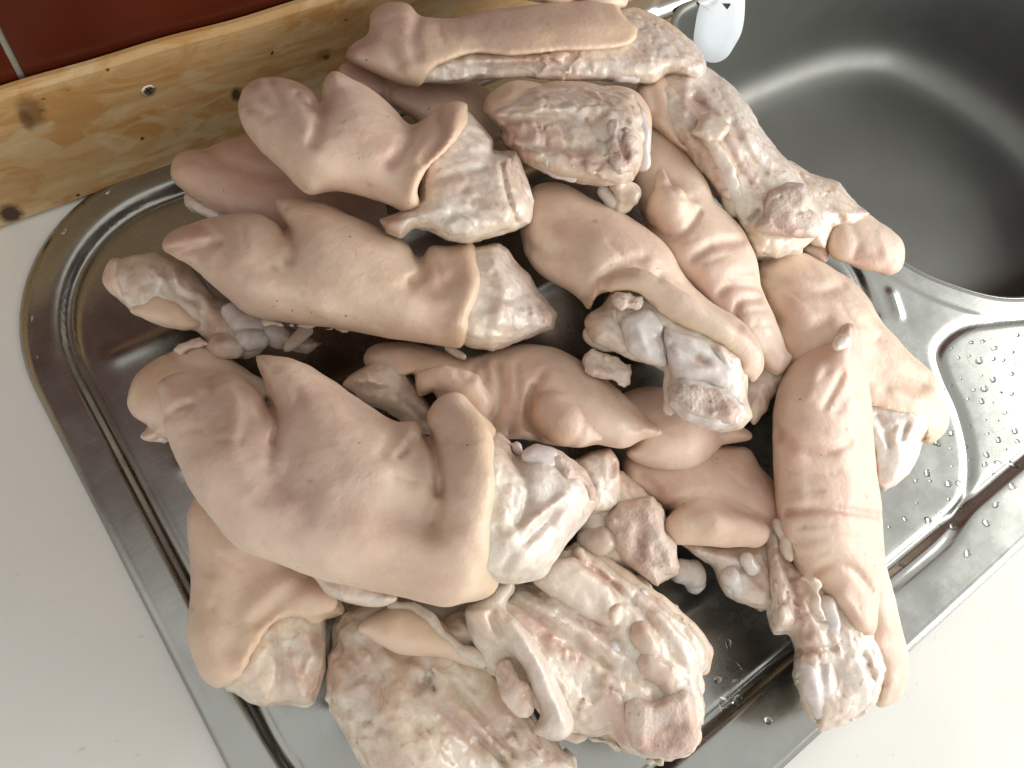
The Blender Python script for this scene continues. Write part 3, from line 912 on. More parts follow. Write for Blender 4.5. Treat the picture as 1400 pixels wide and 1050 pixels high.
trotter('long trotter on top at the back, toes against the plank, cut side showing', (700, 60), [sk, fl, bn, tn])

# T3: dark one at the back left, by the plank
sk = Part('skin', S).inf([(234, 236), (242, 212), (275, 203), (320, 190), (360, 184), (430, 200), (520, 260), (520, 330), (430, 330), (350, 305), (300, 292), (262, 268), (242, 254)],
                         [(260, 235, 4.6), (400, 260, 5.0), (520, 300, 5.0)], 55, 56)
sk.cr([(290, 205), (330, 230), (400, 240)], 2.5, 14).cr([(240, 235), (262, 230)], -1.5, 14).paint('p', [(275, 208), (340, 196)], 16, .7).paint('y', [(250, 240), (270, 262)], 18, .5).noise(.8, 30, 2)
fl = Part('flesh', FL).inf([(250, 268), (262, 262), (290, 280), (340, 296), (330, 310), (290, 300), (268, 292), (258, 284)], [(290, 285, 4.2)], 12, 16).noise(1.3, 7, 3).paint('w', [(260, 275), (300, 292)], 16, .5)
sk.paint('p', [(300, 230), (420, 270)], 90, .6)
trotter('dim brownish trotter at the back left touching the plank foot', (380, 260), [sk, fl])

# T2: second on the left, toes up against the plank
sk = Part('skin', S).inf([(326, 152), (330, 122), (345, 107), (375, 104), (402, 110), (424, 124), (440, 141), (443, 118), (452, 99), (466, 100), (482, 110), (510, 126), (540, 150), (560, 168), (578, 164), (592, 154),
                          (606, 146), (626, 142), (650, 150), (690, 200), (700, 260), (660, 300), (610, 306), (572, 299), (540, 286), (500, 272), (455, 264), (425, 268), (405, 256), (385, 234), (358, 206), (338, 180)],
                         [(345, 140, 9.8), (450, 190, 11.2), (600, 230, 11.2), (680, 250, 10.8)], 62, 80)
sk.cut([(650, 142), (640, 168), (626, 188), (612, 205), (592, 222), (577, 242), (570, 262), (574, 282), (560, 312), (760, 330), (760, 140)], 4.0, .5, 30)
sk.cr([(440, 140), (436, 170), (428, 195)], 4.5, 9).cr([(404, 130), (420, 142), (438, 146)], 3.5, 7).cr([(562, 168), (553, 200), (532, 222)], 3.6, 11).cr([(596, 158), (604, 185), (580, 220)], 4.2, 11)
sk.cr([(625, 150), (612, 190), (575, 235), (558, 275)], -3.6, 17).cr([(345, 112), (340, 140), (362, 160)], 2.2, 10).cr([(366, 108), (385, 140)], 1.5, 9).cr([(372, 150), (440, 190), (510, 215)], -1.5, 26)
sk.noise(1.0, 30, 2).paint('p', [(345, 115), (400, 118)], 16, .5).paint('p', [(525, 218)], 16, .55).paint('d', [(524, 218), (532, 222)], 4, .7).paint('p', [(480, 245), (530, 262)], 16, .45).paint('p', [(335, 150)], 15, .4)
sk.paint('d', [(432, 225)], 2.5, .9).paint('d', [(505, 253)], 2.5, .8).paint('w', [(420, 262), (520, 285)], 8, .5)
fl = Part('flesh', FL).inf([(560, 210), (610, 160), (640, 152), (650, 162), (664, 178), (675, 190), (676, 204), (708, 206), (712, 226), (722, 250), (731, 278), (727, 305), (704, 318), (672, 326), (640, 334), (612, 330), (590, 318), (566, 314), (548, 326), (528, 318), (516, 300), (545, 288), (570, 270)],
                          [(600, 260, 10.8), (700, 260, 10.9)], 40, 74, smooth=False)
fl.raw(25, .55).cr([(686, 224), (692, 260), (706, 302)], 2.2, 4).cr([(676, 206), (700, 212)], 1.5, 5).cr([(590, 250), (630, 235), (660, 230)], 1.4, 7).cr([(600, 300), (640, 290), (680, 300)], 1.2, 7)
fl.paint('w', [(620, 200), (650, 250), (620, 300)], 40, .55).paint('p', [(565, 280), (572, 262), (580, 242)], 5, .9).paint('y', [(640, 290), (680, 270)], 20, .4).paint('p', [(540, 300), (520, 300)], 14, .6).paint('p', [(640, 262), (660, 285)], 9, .25)
mr = Part('sawn_bone', MR).inf([(682, 220), (706, 208), (716, 232), (730, 276), (726, 304), (708, 310), (700, 290), (692, 255)], [(706, 250, 11.6), (716, 300, 11.2)], 10, 22, smooth=False).noise(.7, 6, 3).paint('p', [(705, 255), (712, 285)], 9, .5).paint('w', [(722, 262), (728, 300)], 6, .9)
sk.paint('y', [(480, 230), (570, 260)], 70, .3)
sk.cr([(545, 190), (536, 214)], 0.9, 4.2).cr([(575, 190), (560, 216)], 0.9, 4.2).cr([(352, 150), (376, 158)], 0.9, 4.2).cr([(420, 150), (432, 172)], 0.9, 4.2).cr([(392, 126), (404, 150)], 0.9, 4.2)
trotter('upper left trotter with its toes against the plank and pale cut end', (520, 230), [sk, fl, mr])

# T11: block whose cut end faces the viewer
sk = Part('skin', S).inf([(660, 154), (664, 136), (680, 120), (704, 110), (740, 113), (772, 110), (824, 116), (856, 119), (876, 131), (889, 154), (891, 180), (884, 230), (840, 260), (760, 250), (700, 215), (668, 180)],
                         [(700, 160, 10.0), (860, 160, 10.4)], 46, 66)
sk.cut([(640, 168), (672, 158), (694, 154), (708, 143), (728, 137), (756, 134), (800, 140), (824, 134), (848, 127), (868, 140), (880, 165), (884, 200), (880, 260), (800, 300), (640, 280)], 2.5, .8, 22)
sk.cr([(740, 108), (744, 135)], 1.8, 8).cr([(822, 112), (826, 135)], 1.8, 8).cr([(672, 140), (700, 125)], -1.5, 10).paint('y', [(680, 130), (730, 118)], 16, .5)
fl = Part('flesh', FL).inf([(664, 154), (690, 132), (730, 116), (780, 116), (830, 118), (868, 126), (886, 156), (886, 190), (878, 228), (868, 246), (850, 256), (820, 256), (786, 250), (758, 245), (734, 232), (716, 222), (694, 206), (684, 190), (682, 176)],
                          [(700, 180, 10.2), (780, 190, 10.6), (860, 190, 10.8)], 30, 66, smooth=False)
fl.raw(30, .8).cr([(690, 165), (740, 160), (800, 165)], 2.0, 7).cr([(700, 205), (750, 200), (800, 205)], 2.2, 8).cr([(730, 150), (800, 148)], -1.4, 8).cr([(688, 182), (720, 190)], 2.4, 9)
fl.paint('p', [(690, 175), (720, 182), (755, 190)], 15, .9).paint('p', [(690, 195), (720, 210)], 13, .6).paint('p', [(780, 212), (830, 230)], 10, .6).paint('w', [(740, 155), (800, 175)], 20, .35).paint('y', [(720, 152), (780, 190)], 25, .35)
mr = Part('sawn_bone', MR).inf([(822, 168), (834, 158), (850, 160), (862, 172), (874, 192), (874, 222), (862, 238), (846, 240), (832, 222), (826, 200)], [(846, 200, 12.4)], 12, 22, smooth=False)
mr.noise(1.5, 7, 3).cr([(850, 165), (848, 190), (856, 215)], 3.2, 4).cr([(824, 168), (832, 190)], 2.6, 3.5).paint('p', [(850, 180), (856, 215)], 9, .8).paint('d', [(849, 178), (850, 188)], 4, .9)
mr2 = Part('sawn_bone', MR).tube([(812, 226, 12.0, 10), (836, 230, 12.0, 13), (852, 222, 12.0, 8)]).noise(1.2, 6, 3).dig([(822, 230, 13.4, 8), (842, 232, 13.4, 7)]).paint('p', [(826, 228)], 12, 1).paint('d', [(826, 230)], 6, .8)
bn = Part('bone', BN).tube([(868, 162, 12.0, 14), (878, 190, 12.0, 12), (880, 225, 11.6, 9)]).noise(.5, 8, 2)
bn2 = Part('bone', BN).tube([(738, 226, 11.8, 6), (760, 236, 11.8, 8), (784, 244, 11.8, 6)])
tn = Part('tendon', FT).tube([(846, 252, 10.6, 15), (856, 266, 10.2, 17), (852, 280, 9.8, 13)]).noise(2.0, 8, 3)
bn3 = Part('bone', BN).tube([(826, 262, 10.4, 9), (836, 276, 10.2, 10), (844, 288, 9.8, 7)])
fg = Part('fat', FT).tube([(794, 144, 12.3, 7), (802, 148, 12.5, 5)]).noise(1, 6, 2)
trotter('short trotter with raw bloody cut end facing forward in the upper middle', (780, 180), [sk, fl, mr, mr2, bn, bn2, tn, bn3, fg])

# T14: tip hanging over the bowl edge
sk = Part('skin', S).inf([(1130, 330), (1138, 304), (1148, 290), (1176, 288), (1205, 304), (1230, 324), (1237, 345), (1232, 366), (1212, 376), (1184, 371), (1156, 360), (1136, 350)], [(1150, 330, 3.6), (1210, 345, 3.4)], 30, 34)
sk.cr([(1160, 300), (1172, 330), (1168, 350)], 1.5, 8).cr([(1205, 318), (1212, 348)], -1.5, 10).noise(.8, 16, 2).paint('p', [(1175, 352), (1215, 362)], 14, .7).paint('d', [(1178, 340), (1190, 350)], 6, .5).paint('w', [(1205, 308), (1230, 335)], 13, .8).paint('p', [(1222, 358)], 9, .5)
fl = Part('flesh', FL).inf([(1040, 220), (1080, 218), (1108, 238), (1148, 250), (1174, 280), (1190, 292), (1170, 310), (1140, 312), (1128, 340), (1100, 330), (1060, 290)], [(1080, 260, 4.6), (1160, 290, 4.0)], 28, 34, smooth=False)
fl.raw(30, .8).cr([(1090, 250), (1130, 280), (1150, 300)], 2, 7).paint('y', [(1100, 260), (1160, 290)], 25, .4).paint('d', [(1110, 275), (1130, 290)], 12, .35)
dc = Part('dewclaw', S).inf([(1096, 340), (1110, 318), (1130, 318), (1134, 340), (1131, 358), (1120, 357), (1108, 350)], [(1115, 340, 3.2)], 16, 18).paint('p', [(1122, 352)], 8, .7).paint('d', [(1122, 355)], 5, .5)
trotter('trotter with a blunt stripped toe hanging over the bowl edge', (1150, 310), [sk, fl, dc])

# T15: right-hand trotter on the steel
sk = Part('skin', S).inf([(1030, 372), (1052, 350), (1092, 344), (1130, 362), (1162, 382), (1188, 408), (1208, 441), (1240, 478), (1278, 514), (1294, 548), (1298, 578), (1284, 600), (1262, 612), (1200, 640), (1150, 600), (1100, 560), (1062, 490), (1046, 430)],
                         [(1060, 400, 4.6), (1150, 450, 4.4), (1250, 560, 3.7)], 74, 76)
sk.cut([(1150, 560), (1186, 552), (1212, 560), (1236, 566), (1256, 574), (1264, 586), (1266, 604), (1262, 640), (1240, 700), (1150, 680)], 3, 1.0, 26)
sk.cr([(1045, 378), (1110, 400), (1150, 390)], 2.6, 11).cr([(1060, 440), (1100, 450), (1130, 440)], 3.0, 12).cr([(1090, 420), (1140, 440), (1170, 470)], -1.6, 16).cr([(1196, 470), (1214, 500), (1256, 528)], 5.0, 17).cr([(1190, 490), (1210, 530)], 3.0, 13).cr([(1200, 530), (1250, 548)], -2.0, 12).cr([(1120, 365), (1150, 400), (1180, 430)], -2, 16)
sk.cr([(1225, 505), (1265, 545)], -2.0, 14).noise(1.0, 28, 2).paint('d', [(1120, 385), (1150, 400)], 20, .25).paint('p', [(1100, 400), (1080, 430)], 20, .35).paint('y', [(1235, 500), (1280, 560)], 26, .5)
fl = Part('flesh', FL).inf([(1150, 520), (1200, 505), (1256, 530), (1282, 566), (1278, 592), (1262, 604), (1258, 620), (1242, 648), (1222, 666), (1206, 674), (1196, 660), (1186, 620), (1160, 600)], [(1220, 580, 3.8)], 34, 66, smooth=False)
fl.raw(45, .5).cr([(1200, 570), (1215, 600), (1208, 640)], 2, 6).cr([(1240, 580), (1232, 600)], 2.2, 5).paint('w', [(1205, 570), (1225, 600), (1210, 650)], 36, .8).paint('y', [(1250, 590), (1240, 600)], 8, .6).paint('p', [(1236, 588)], 5, .5)
sk.paint('y', [(1130, 440), (1270, 560)], 70, .3)
sk.cr([(1080, 400), (1110, 420)], 0.9, 4.2).cr([(1150, 420), (1170, 446)], 0.9, 4.2).cr([(1120, 470), (1150, 480)], 0.9, 4.2).cr([(1180, 440), (1200, 462)], 0.9, 4.2)
trotter('tan trotter lying on bare steel at the right beside the raised channel', (1180, 480), [sk, fl])

# T13: split trotter showing raw inside, upper right
fl = Part('flesh', FL).inf([(872, 130), (884, 104), (915, 84), (950, 80), (966, 90), (990, 108), (1008, 124), (1023, 142), (1038, 170), (1062, 202), (1085, 225), (1097, 245), (1106, 256), (1115, 270), (1124, 298), (1126, 314), (1114, 328), (1090, 346), (1062, 354),
                           (1034, 350), (1014, 316), (996, 296), (978, 275), (957, 236), (937, 206), (919, 190), (892, 168)],
                          [(900, 130, 7.8), (980, 170, 8.2), (1060, 270, 7.2), (1090, 320, 6.2)], 42, 52, smooth=False)
fl.raw(55, .75).cr([(1000, 170), (1030, 220), (1046, 236)], 2.6, 6).cr([(985, 180), (1010, 230), (1025, 250)], 2.4, 5).cr([(960, 240), (985, 275), (1005, 305)], 2.6, 5).cr([(990, 120), (1030, 190), (1080, 240)], -2.6, 14)
fl.cr([(950, 135), (965, 150), (975, 160)], 2.5, 9).cr([(940, 110), (935, 160), (945, 200)], -2.4, 9).cr([(1040, 250), (1050, 262)], 2, 5).cr([(1024, 300), (1036, 288)], 3, 5)
fl.paint('w', [(960, 95), (1000, 125), (1040, 185), (1085, 235)], 18, .75).paint('w', [(945, 90), (935, 130), (940, 180)], 12, .55).paint('p', [(945, 130), (965, 148)], 11, .85).paint('p', [(1000, 190), (1030, 240)], 14, .6).paint('p', [(970, 215), (990, 270)], 8, .6).paint('d', [(1030, 296), (1036, 288)], 5, .8).paint('d', [(962, 140), (970, 150)], 5, .6)
sk = Part('skin', S).inf([(868, 128), (884, 104), (908, 92), (926, 96), (934, 120), (934, 160), (946, 206), (930, 204), (905, 184), (884, 166)], [(905, 140, 8.0)], 26, 46).cr([(920, 100), (926, 150), (935, 190)], 2.4, 8).cr([(890, 110), (896, 150)], 1.5, 9).paint('y', [(925, 110), (930, 170)], 10, .6)
kn = Part('fat_knob', FT).inf([(942, 182), (952, 172), (957, 160), (972, 155), (986, 160), (1000, 172), (996, 184), (986, 194), (966, 196), (952, 188)], [(970, 176, 10.6)], 11, 17, smooth=False).noise(.8, 9, 2)
tn = Part('tendon', FT).tube([(968, 190, 10.3, 10), (978, 206, 9.9, 9), (988, 228, 9.4, 8), (998, 256, 8.9, 11), (1004, 280, 8.2, 18)]).tube([(984, 210, 10.0, 5), (998, 232, 9.6, 5)]).noise(.7, 8, 2).paint('w', [(975, 200), (1000, 260)], 10, .8)
mr = Part('sawn_bone', MR).inf([(1052, 260), (1074, 250), (1100, 250), (1112, 268), (1108, 284), (1118, 296), (1126, 314), (1112, 326), (1086, 326), (1058, 322), (1030, 314), (1042, 294)], [(1080, 290, 9.0), (1100, 310, 8.4)], 14, 24, smooth=False)
mr.noise(1.0, 9, 3).cr([(1046, 296), (1054, 276), (1066, 270)], 1.6, 3).cr([(1112, 285), (1090, 290)], 1.4, 3).paint('p', [(1065, 310), (1084, 318)], 9, .7).paint('d', [(1070, 312), (1080, 318)], 4, .7).paint('w', [(1116, 310), (1124, 316)], 9, .9)
tr = Part('skin', S).tube([(1030, 340, 5.4, 12), (1060, 346, 5.2, 13), (1090, 340, 5.6, 9)]).noise(1.2, 8, 2).paint('w', [(1040, 340), (1080, 345)], 15, .8)
trotter('split trotter showing its raw inside and fat knob at the bowl side', (1000, 220), [fl, sk, kn, tn, mr, tr])

# T12: slim trotter with upturned toe between the split one and the centre one
sk = Part('skin', S).inf([(850, 200), (880, 168), (910, 178), (938, 206), (965, 242), (978, 274), (1000, 296), (1020, 320), (1036, 357), (1043, 398), (1060, 436), (1074, 476), (1084, 490), (1066, 516), (1040, 500), (1010, 460), (965, 415), (935, 384), (908, 354), (886, 314), (872, 270), (862, 240)],
                         [(880, 220, 7.2), (960, 310, 8.2), (1030, 430, 7.6), (1070, 500, 6.6)], 52, 58)
sk.tube([(903, 236, 9.9, 5), (907, 256, 10.2, 13), (915, 280, 10.0, 28), (918, 292, 9.4, 30)], 9)
sk.cr([(886, 300), (905, 322), (935, 318), (955, 290)], 3.2, 7).cr([(948, 352), (975, 334), (1012, 330)], 3.4, 9).cr([(985, 400), (1000, 388), (1040, 392)], 3.0, 8).cr([(1006, 440), (1010, 412), (1036, 408)], 2.6, 7).cr([(912, 250), (928, 268), (948, 272)], 1.6, 6).cr([(970, 370), (1010, 362)], -1.6, 14)
sk.noise(.9, 26, 2).paint('p', [(886, 290), (930, 318)], 10, .35).paint('d', [(905, 236), (925, 258)], 10, .35).paint('p', [(950, 350), (1005, 332)], 9, .55).paint('p', [(1000, 400), (1010, 430)], 9, .5).paint('w', [(920, 210), (955, 250)], 14, .3)
fl = Part('flesh', FL).inf([(1030, 480), (1056, 486), (1080, 486), (1084, 500), (1066, 530), (1050, 560), (1030, 580), (1016, 560), (1020, 520)], [(1050, 530, 6.0)], 20, 26, smooth=False).noise(1.6, 8, 3).paint('p', [(1050, 530)], 25, .5)
sk.cr([(960, 360), (990, 350)], 0.9, 4.2).cr([(1000, 372), (1030, 372)], 0.9, 4.2).cr([(930, 332), (950, 326)], 0.9, 4.2).cr([(1020, 425), (1048, 424)], 0.9, 4.2).cr([(1030, 445), (1056, 444)], 0.9, 4.2)
trotter('slim trotter with an upturned pointed toe between the split one and the centre one', (970, 340), [sk, fl])

# T10: centre trotter, bone end towards the viewer
sk = Part('skin', S).inf([(712, 318), (716, 286), (728, 258), (750, 250), (780, 256), (812, 274), (856, 293), (888, 314), (914, 338), (936, 376), (978, 416), (1016, 441), (1040, 472), (1044, 500), (1030, 522), (1000, 540), (930, 520), (860, 480), (800, 420), (780, 400), (736, 372), (718, 345)],
                         [(740, 300, 8.4), (850, 370, 9.6), (1000, 480, 9.6)], 62, 68)
sk.tube([(834, 392, 11.6, 16), (872, 384, 12.2, 20), (925, 416, 12.2, 22), (980, 452, 11.8, 22), (1020, 486, 11.0, 20)], 10)
sk.cut([(806, 424), (816, 404), (838, 398), (862, 398), (884, 408), (904, 430), (936, 448), (968, 462), (996, 478), (1012, 494), (1014, 510), (1026, 524), (1010, 600), (880, 590), (790, 520), (790, 440)], 2.5, .8, 20)
sk.cr([(822, 400), (832, 376), (860, 366), (900, 378)], 3.6, 9).cr([(800, 412), (814, 384), (846, 360), (880, 352)], 2.6, 8).cr([(940, 384), (970, 420), (1010, 446)], 2.6, 9).cr([(716, 330), (740, 346), (764, 344)], 2.6, 10).cr([(745, 300), (762, 312)], 1.6, 14)
sk.cr([(800, 300), (850, 330), (890, 360)], -1.6, 22).noise(.9, 28, 2).paint('p', [(764, 312)], 12, .7).paint('d', [(762, 312)], 7, .3).paint('d', [(814, 302)], 3, .9).paint('p', [(820, 395), (838, 375)], 7, .5).paint('w', [(900, 400), (980, 450)], 18, .35)
fl = Part('flesh', FL).inf([(798, 440), (804, 428), (822, 418), (836, 396), (880, 384), (920, 408), (960, 434), (1000, 460), (1022, 486), (1024, 514), (1022, 545), (1030, 570), (1014, 588), (985, 592), (950, 580), (922, 562), (909, 536), (912, 512), (893, 500), (860, 490), (838, 480), (812, 470), (802, 455)],
                          [(830, 440, 9.8), (930, 490, 10.4), (980, 550, 10.2)], 24, 54, smooth=False)
fl.raw(38, .45).dig([(854, 452, 12.2, 9), (870, 474, 11.9, 11)], 4).dig([(846, 440, 12.0, 5), (854, 470, 11.8, 5)], 3).cr([(905, 450), (914, 480), (908, 510)], 2.4, 6).cr([(918, 500), (945, 490), (962, 494)], 3.0, 6).cr([(985, 480), (1000, 510)], -2, 9)
fl.paint('w', [(870, 460), (930, 500), (985, 520)], 40, .8).paint('p', [(860, 430), (856, 445)], 6, .7).paint('p', [(1000, 480), (1012, 500)], 9, .6).paint('y', [(955, 495), (962, 500)], 5, .9).paint('p', [(956, 494)], 6, .8)
bn = Part('bone', BN).inf([(848, 436), (866, 428), (890, 434), (906, 462), (914, 500), (890, 500), (862, 482), (852, 458)], [(880, 465, 11.3)], 16, 26).tube([(886, 438, 12.2, 12), (898, 448, 12.3, 10)], 6).cr([(872, 445), (884, 480)], -1.2, 8)
bn4 = Part('bone', BN).inf([(906, 450), (930, 452), (958, 462), (990, 484), (1006, 508), (996, 530), (960, 524), (930, 522), (916, 500)], [(950, 490, 11.6), (990, 515, 11.4)], 18, 30).cr([(920, 470), (940, 480), (962, 494)], 2.2, 6).cr([(940, 505), (975, 505)], -1.0, 10).paint('p', [(955, 492)], 6, .8).paint('y', [(958, 496)], 8, .6).paint('w', [(940, 485), (985, 515)], 24, .5)
bn5 = Part('bone', BN).inf([(912, 532), (928, 514), (960, 516), (1000, 530), (1020, 556), (1012, 582), (976, 588), (936, 574), (914, 554)], [(962, 550, 11.4)], 16, 32, smooth=False).raw(38, .3)
mr = Part('sawn_bone', MR).inf([(918, 535), (930, 522), (955, 524), (985, 530), (1005, 545), (1014, 562), (1002, 580), (970, 578), (940, 568), (922, 552)], [(962, 552, 11.9)], 13, 24, smooth=False)
mr.noise(.8, 7, 3).cr([(922, 530), (930, 560), (965, 576)], 1.3, 3).paint('p', [(985, 578), (1010, 570)], 12, .7).paint('d', [(975, 562)], 5, .7).paint('w', [(935, 545)], 18, .6)
cw = Part('torn_skin', FL).inf([(833, 408), (842, 400), (862, 398), (880, 404), (886, 414), (876, 424), (852, 426), (836, 420)], [(858, 412, 12.0)], 10, 24, smooth=False).noise(1.5, 6, 3, True).paint('d', [(850, 412), (870, 412)], 14, .22)
tn = Part('tendon', FT).tube([(838, 424, 11.6, 5), (843, 450, 11.4, 5), (852, 474, 11.0, 6), (866, 488, 10.8, 6)]).tube([(902, 470, 11.5, 7), (914, 500, 11.3, 7), (914, 540, 11.1, 8), (914, 562, 10.8, 9)]).noise(.6, 7, 2)
fg = Part('fat', FT).tube([(808, 456, 9.8, 14), (828, 462, 10.0, 16), (846, 470, 10, 12)]).noise(1.2, 8, 2).paint('w', [(820, 460)], 20, .6)
fg2 = Part('torn_skin', FL).inf([(796, 490), (804, 478), (826, 480), (850, 492), (864, 504), (862, 524), (852, 532), (840, 520), (812, 518), (800, 508)], [(830, 502, 9.6)], 11, 15).cr([(806, 500), (830, 514)], -1.6, 8).noise(1.0, 4, 2, True).paint('w', [(820, 488), (855, 512)], 10, .5).paint('p', [(812, 506), (834, 516)], 8, .4)
sk.cr([(736, 330), (756, 336)], 0.9, 4.2).cr([(850, 350), (880, 366)], 0.9, 4.2).cr([(900, 360), (925, 385)], 0.9, 4.2).cr([(830, 330), (850, 348)], 0.9, 4.2)
trotter('centre trotter with a bare white joint and round sawn bone facing down', (880, 420), [sk, fl, bn, bn4, bn5, mr, cw, tn, fg, fg2])

# T5: raw underside of a trotter at the left
fl = Part('flesh', FL).inf([(141, 379), (150, 356), (176, 350), (212, 344), (242, 354), (264, 366), (296, 408), (342, 424), (400, 448), (440, 470), (420, 486), (366, 474), (356, 484), (337, 492), (314, 490), (292, 484), (281, 466), (269, 452), (236, 448), (201, 436), (178, 424), (157, 406)],
                          [(170, 385, 4.6), (280, 420, 4.4), (400, 470, 4.6)], 36, 40, smooth=False)
fl.raw(25, .55).cr([(180, 360), (172, 390), (184, 410)], 2.4, 7).cr([(205, 366), (222, 384), (242, 380)], -2.4, 7).cr([(236, 370), (246, 398), (262, 400)], -2.2, 7).cr([(216, 392), (222, 380)], -2, 8).cr([(228, 368), (236, 392), (260, 410)], 2.4, 5).cr([(280, 410), (296, 440), (290, 466)], -2.2, 9).cr([(268, 410), (282, 440)], 2, 7)
fl.paint('y', [(200, 415), (240, 430)], 26, .55).paint('w', [(215, 378), (240, 372), (250, 396)], 12, .4).paint('p', [(252, 368)], 8, .9).paint('p', [(290, 450), (300, 468)], 14, .6).paint('d', [(252, 370)], 5, .5).paint('p', [(150, 365), (148, 390)], 9, .4)
sk = Part('skin', S).inf([(182, 414), (196, 388), (214, 384), (240, 400), (268, 426), (276, 448), (236, 450), (200, 438), (178, 426)], [(220, 420, 4.8)], 26, 32).paint('y', [(210, 415), (250, 438)], 24, .6).noise(1, 12, 2)
tc = Part('toe', S).inf([(140, 380), (149, 356), (164, 354), (172, 372), (174, 396), (178, 418), (160, 408), (147, 396)], [(160, 385, 4.8)], 18, 30).cr([(166, 362), (174, 400)], 1.6, 5).paint('p', [(145, 382)], 9, .5)
b1 = Part('bone', BN).tube([(318, 428, 6.2, 15), (330, 444, 6.3, 17), (352, 446, 6.2, 14)]).noise(.8, 9, 2)
b2 = Part('bone', BN).tube([(338, 466, 6.4, 16), (352, 464, 6.3, 14)]).noise(.6, 9, 2)
b3 = Part('bone', BN).tube([(372, 456, 6.0, 17), (384, 462, 5.8, 15)]).noise(.6, 9, 2)
tn = Part('tendon', FT).tube([(420, 452, 6.0, 10), (404, 468, 6.0, 8), (390, 476, 5.8, 6)]).noise(1.0, 6, 2)
fg = Part('flesh', FL).tube([(302, 474, 5.8, 18), (320, 478, 5.8, 14)]).noise(1.0, 7, 2).paint('p', [(298, 462)], 12, .8).paint('d', [(297, 464)], 7, .5)
trotter('raw-sided trotter poking out at the left under a smooth one', (280, 430), [fl, sk, tc, b1, b2, b3, tn, fg])

# T4: big smooth one in the left middle
sk = Part('skin', S).inf([(222, 340), (230, 320), (264, 303), (312, 290), (348, 292), (374, 304), (391, 315), (386, 298), (377, 282), (380, 273), (404, 274), (441, 277), (477, 293), (518, 312), (552, 330), (572, 350), (590, 336), (614, 336), (648, 334), (690, 350), (720, 400), (700, 460), (650, 482),
                          (626, 479), (587, 473), (518, 460), (450, 446), (404, 441), (345, 434), (313, 409), (281, 382), (256, 362), (236, 352)],
                         [(240, 340, 7.6), (350, 360, 9.4), (480, 380, 9.8), (620, 410, 9.8), (700, 420, 9.4)], 66, 82)
sk.cut([(660, 320), (655, 350), (659, 378), (652, 408), (641, 434), (643, 454), (632, 480), (640, 520), (800, 500), (800, 320)], 4.5, .3, 30)
sk.cr([(391, 315), (400, 335), (396, 356)], 5.0, 9).cr([(380, 280), (392, 284)], 1.5, 5).cr([(574, 352), (578, 372), (562, 386)], 5.0, 9).cr([(560, 388), (594, 398), (622, 382)], 3.0, 13).cr([(640, 350), (646, 390), (628, 440)], -3.2, 20)
sk.cr([(232, 348), (262, 340), (300, 330)], 3.0, 8).cr([(262, 306), (290, 320), (276, 348)], 2.2, 9).cr([(300, 300), (312, 330), (300, 360)], 1.8, 12).cr([(420, 340), (500, 380), (560, 420)], -2.2, 34).cr([(345, 390), (400, 400), (440, 420)], -1.5, 20).noise(1.0, 32, 2)
sk.paint('p', [(230, 335), (262, 320)], 16, .65).paint('p', [(590, 392), (628, 376)], 16, .6).paint('d', [(372, 365), (378, 370)], 4, .6).paint('d', [(415, 402)], 3.5, .7).paint('d', [(420, 389)], 2.5, .5).paint('d', [(486, 434)], 2, .7).paint('p', [(590, 440), (620, 430)], 18, .3)
fl = Part('flesh', FL).inf([(600, 370), (610, 346), (660, 336), (682, 332), (696, 342), (702, 356), (724, 374), (736, 398), (748, 410), (763, 428), (758, 450), (736, 458), (702, 470), (674, 481), (640, 476), (610, 460)],
                          [(660, 410, 9.8), (740, 430, 9.2)], 40, 72, smooth=False)
fl.raw(20, .55).cr([(670, 350), (690, 390), (680, 440)], -1.6, 14).cr([(655, 400), (690, 410), (720, 400)], 1.6, 7).cr([(735, 415), (742, 440)], 1.8, 4).cr([(660, 450), (700, 452)], 1.4, 7)
fl.paint('w', [(670, 420), (710, 400), (730, 440)], 36, .5).paint('p', [(675, 350), (710, 372)], 12, .5).paint('p', [(742, 420), (750, 440)], 8, .5).paint('d', [(680, 478), (740, 456)], 5, .5).paint('y', [(650, 440), (690, 462)], 16, .4)
tg = Part('flesh_tag', FL).tube([(612, 476, 8.8, 5), (626, 484, 8.9, 6), (634, 488, 9.0, 5)]).paint('p', [(630, 486)], 8, .5)
rg = Part('torn_edge', FT).tube([(348, 436, 9.0, 3), (372, 442, 8.9, 3.5), (400, 445, 9.0, 3), (430, 447, 9.0, 3.5), (470, 450, 9.0, 2)]).noise(1.6, 4, 3)
sk.paint('y', [(420, 380), (620, 430)], 80, .25)
sk.cr([(540, 392), (566, 398)], 0.9, 4.2).cr([(585, 405), (615, 404)], 0.9, 4.2).cr([(596, 360), (604, 386)], 0.9, 4.2).cr([(300, 330), (318, 352)], 0.9, 4.2).cr([(330, 310), (336, 336)], 0.9, 4.2).cr([(405, 335), (414, 352)], 0.9, 4.2)
trotter('broad smooth trotter in the left middle with a pale cut end', (480, 400), [sk, fl, tg, rg])

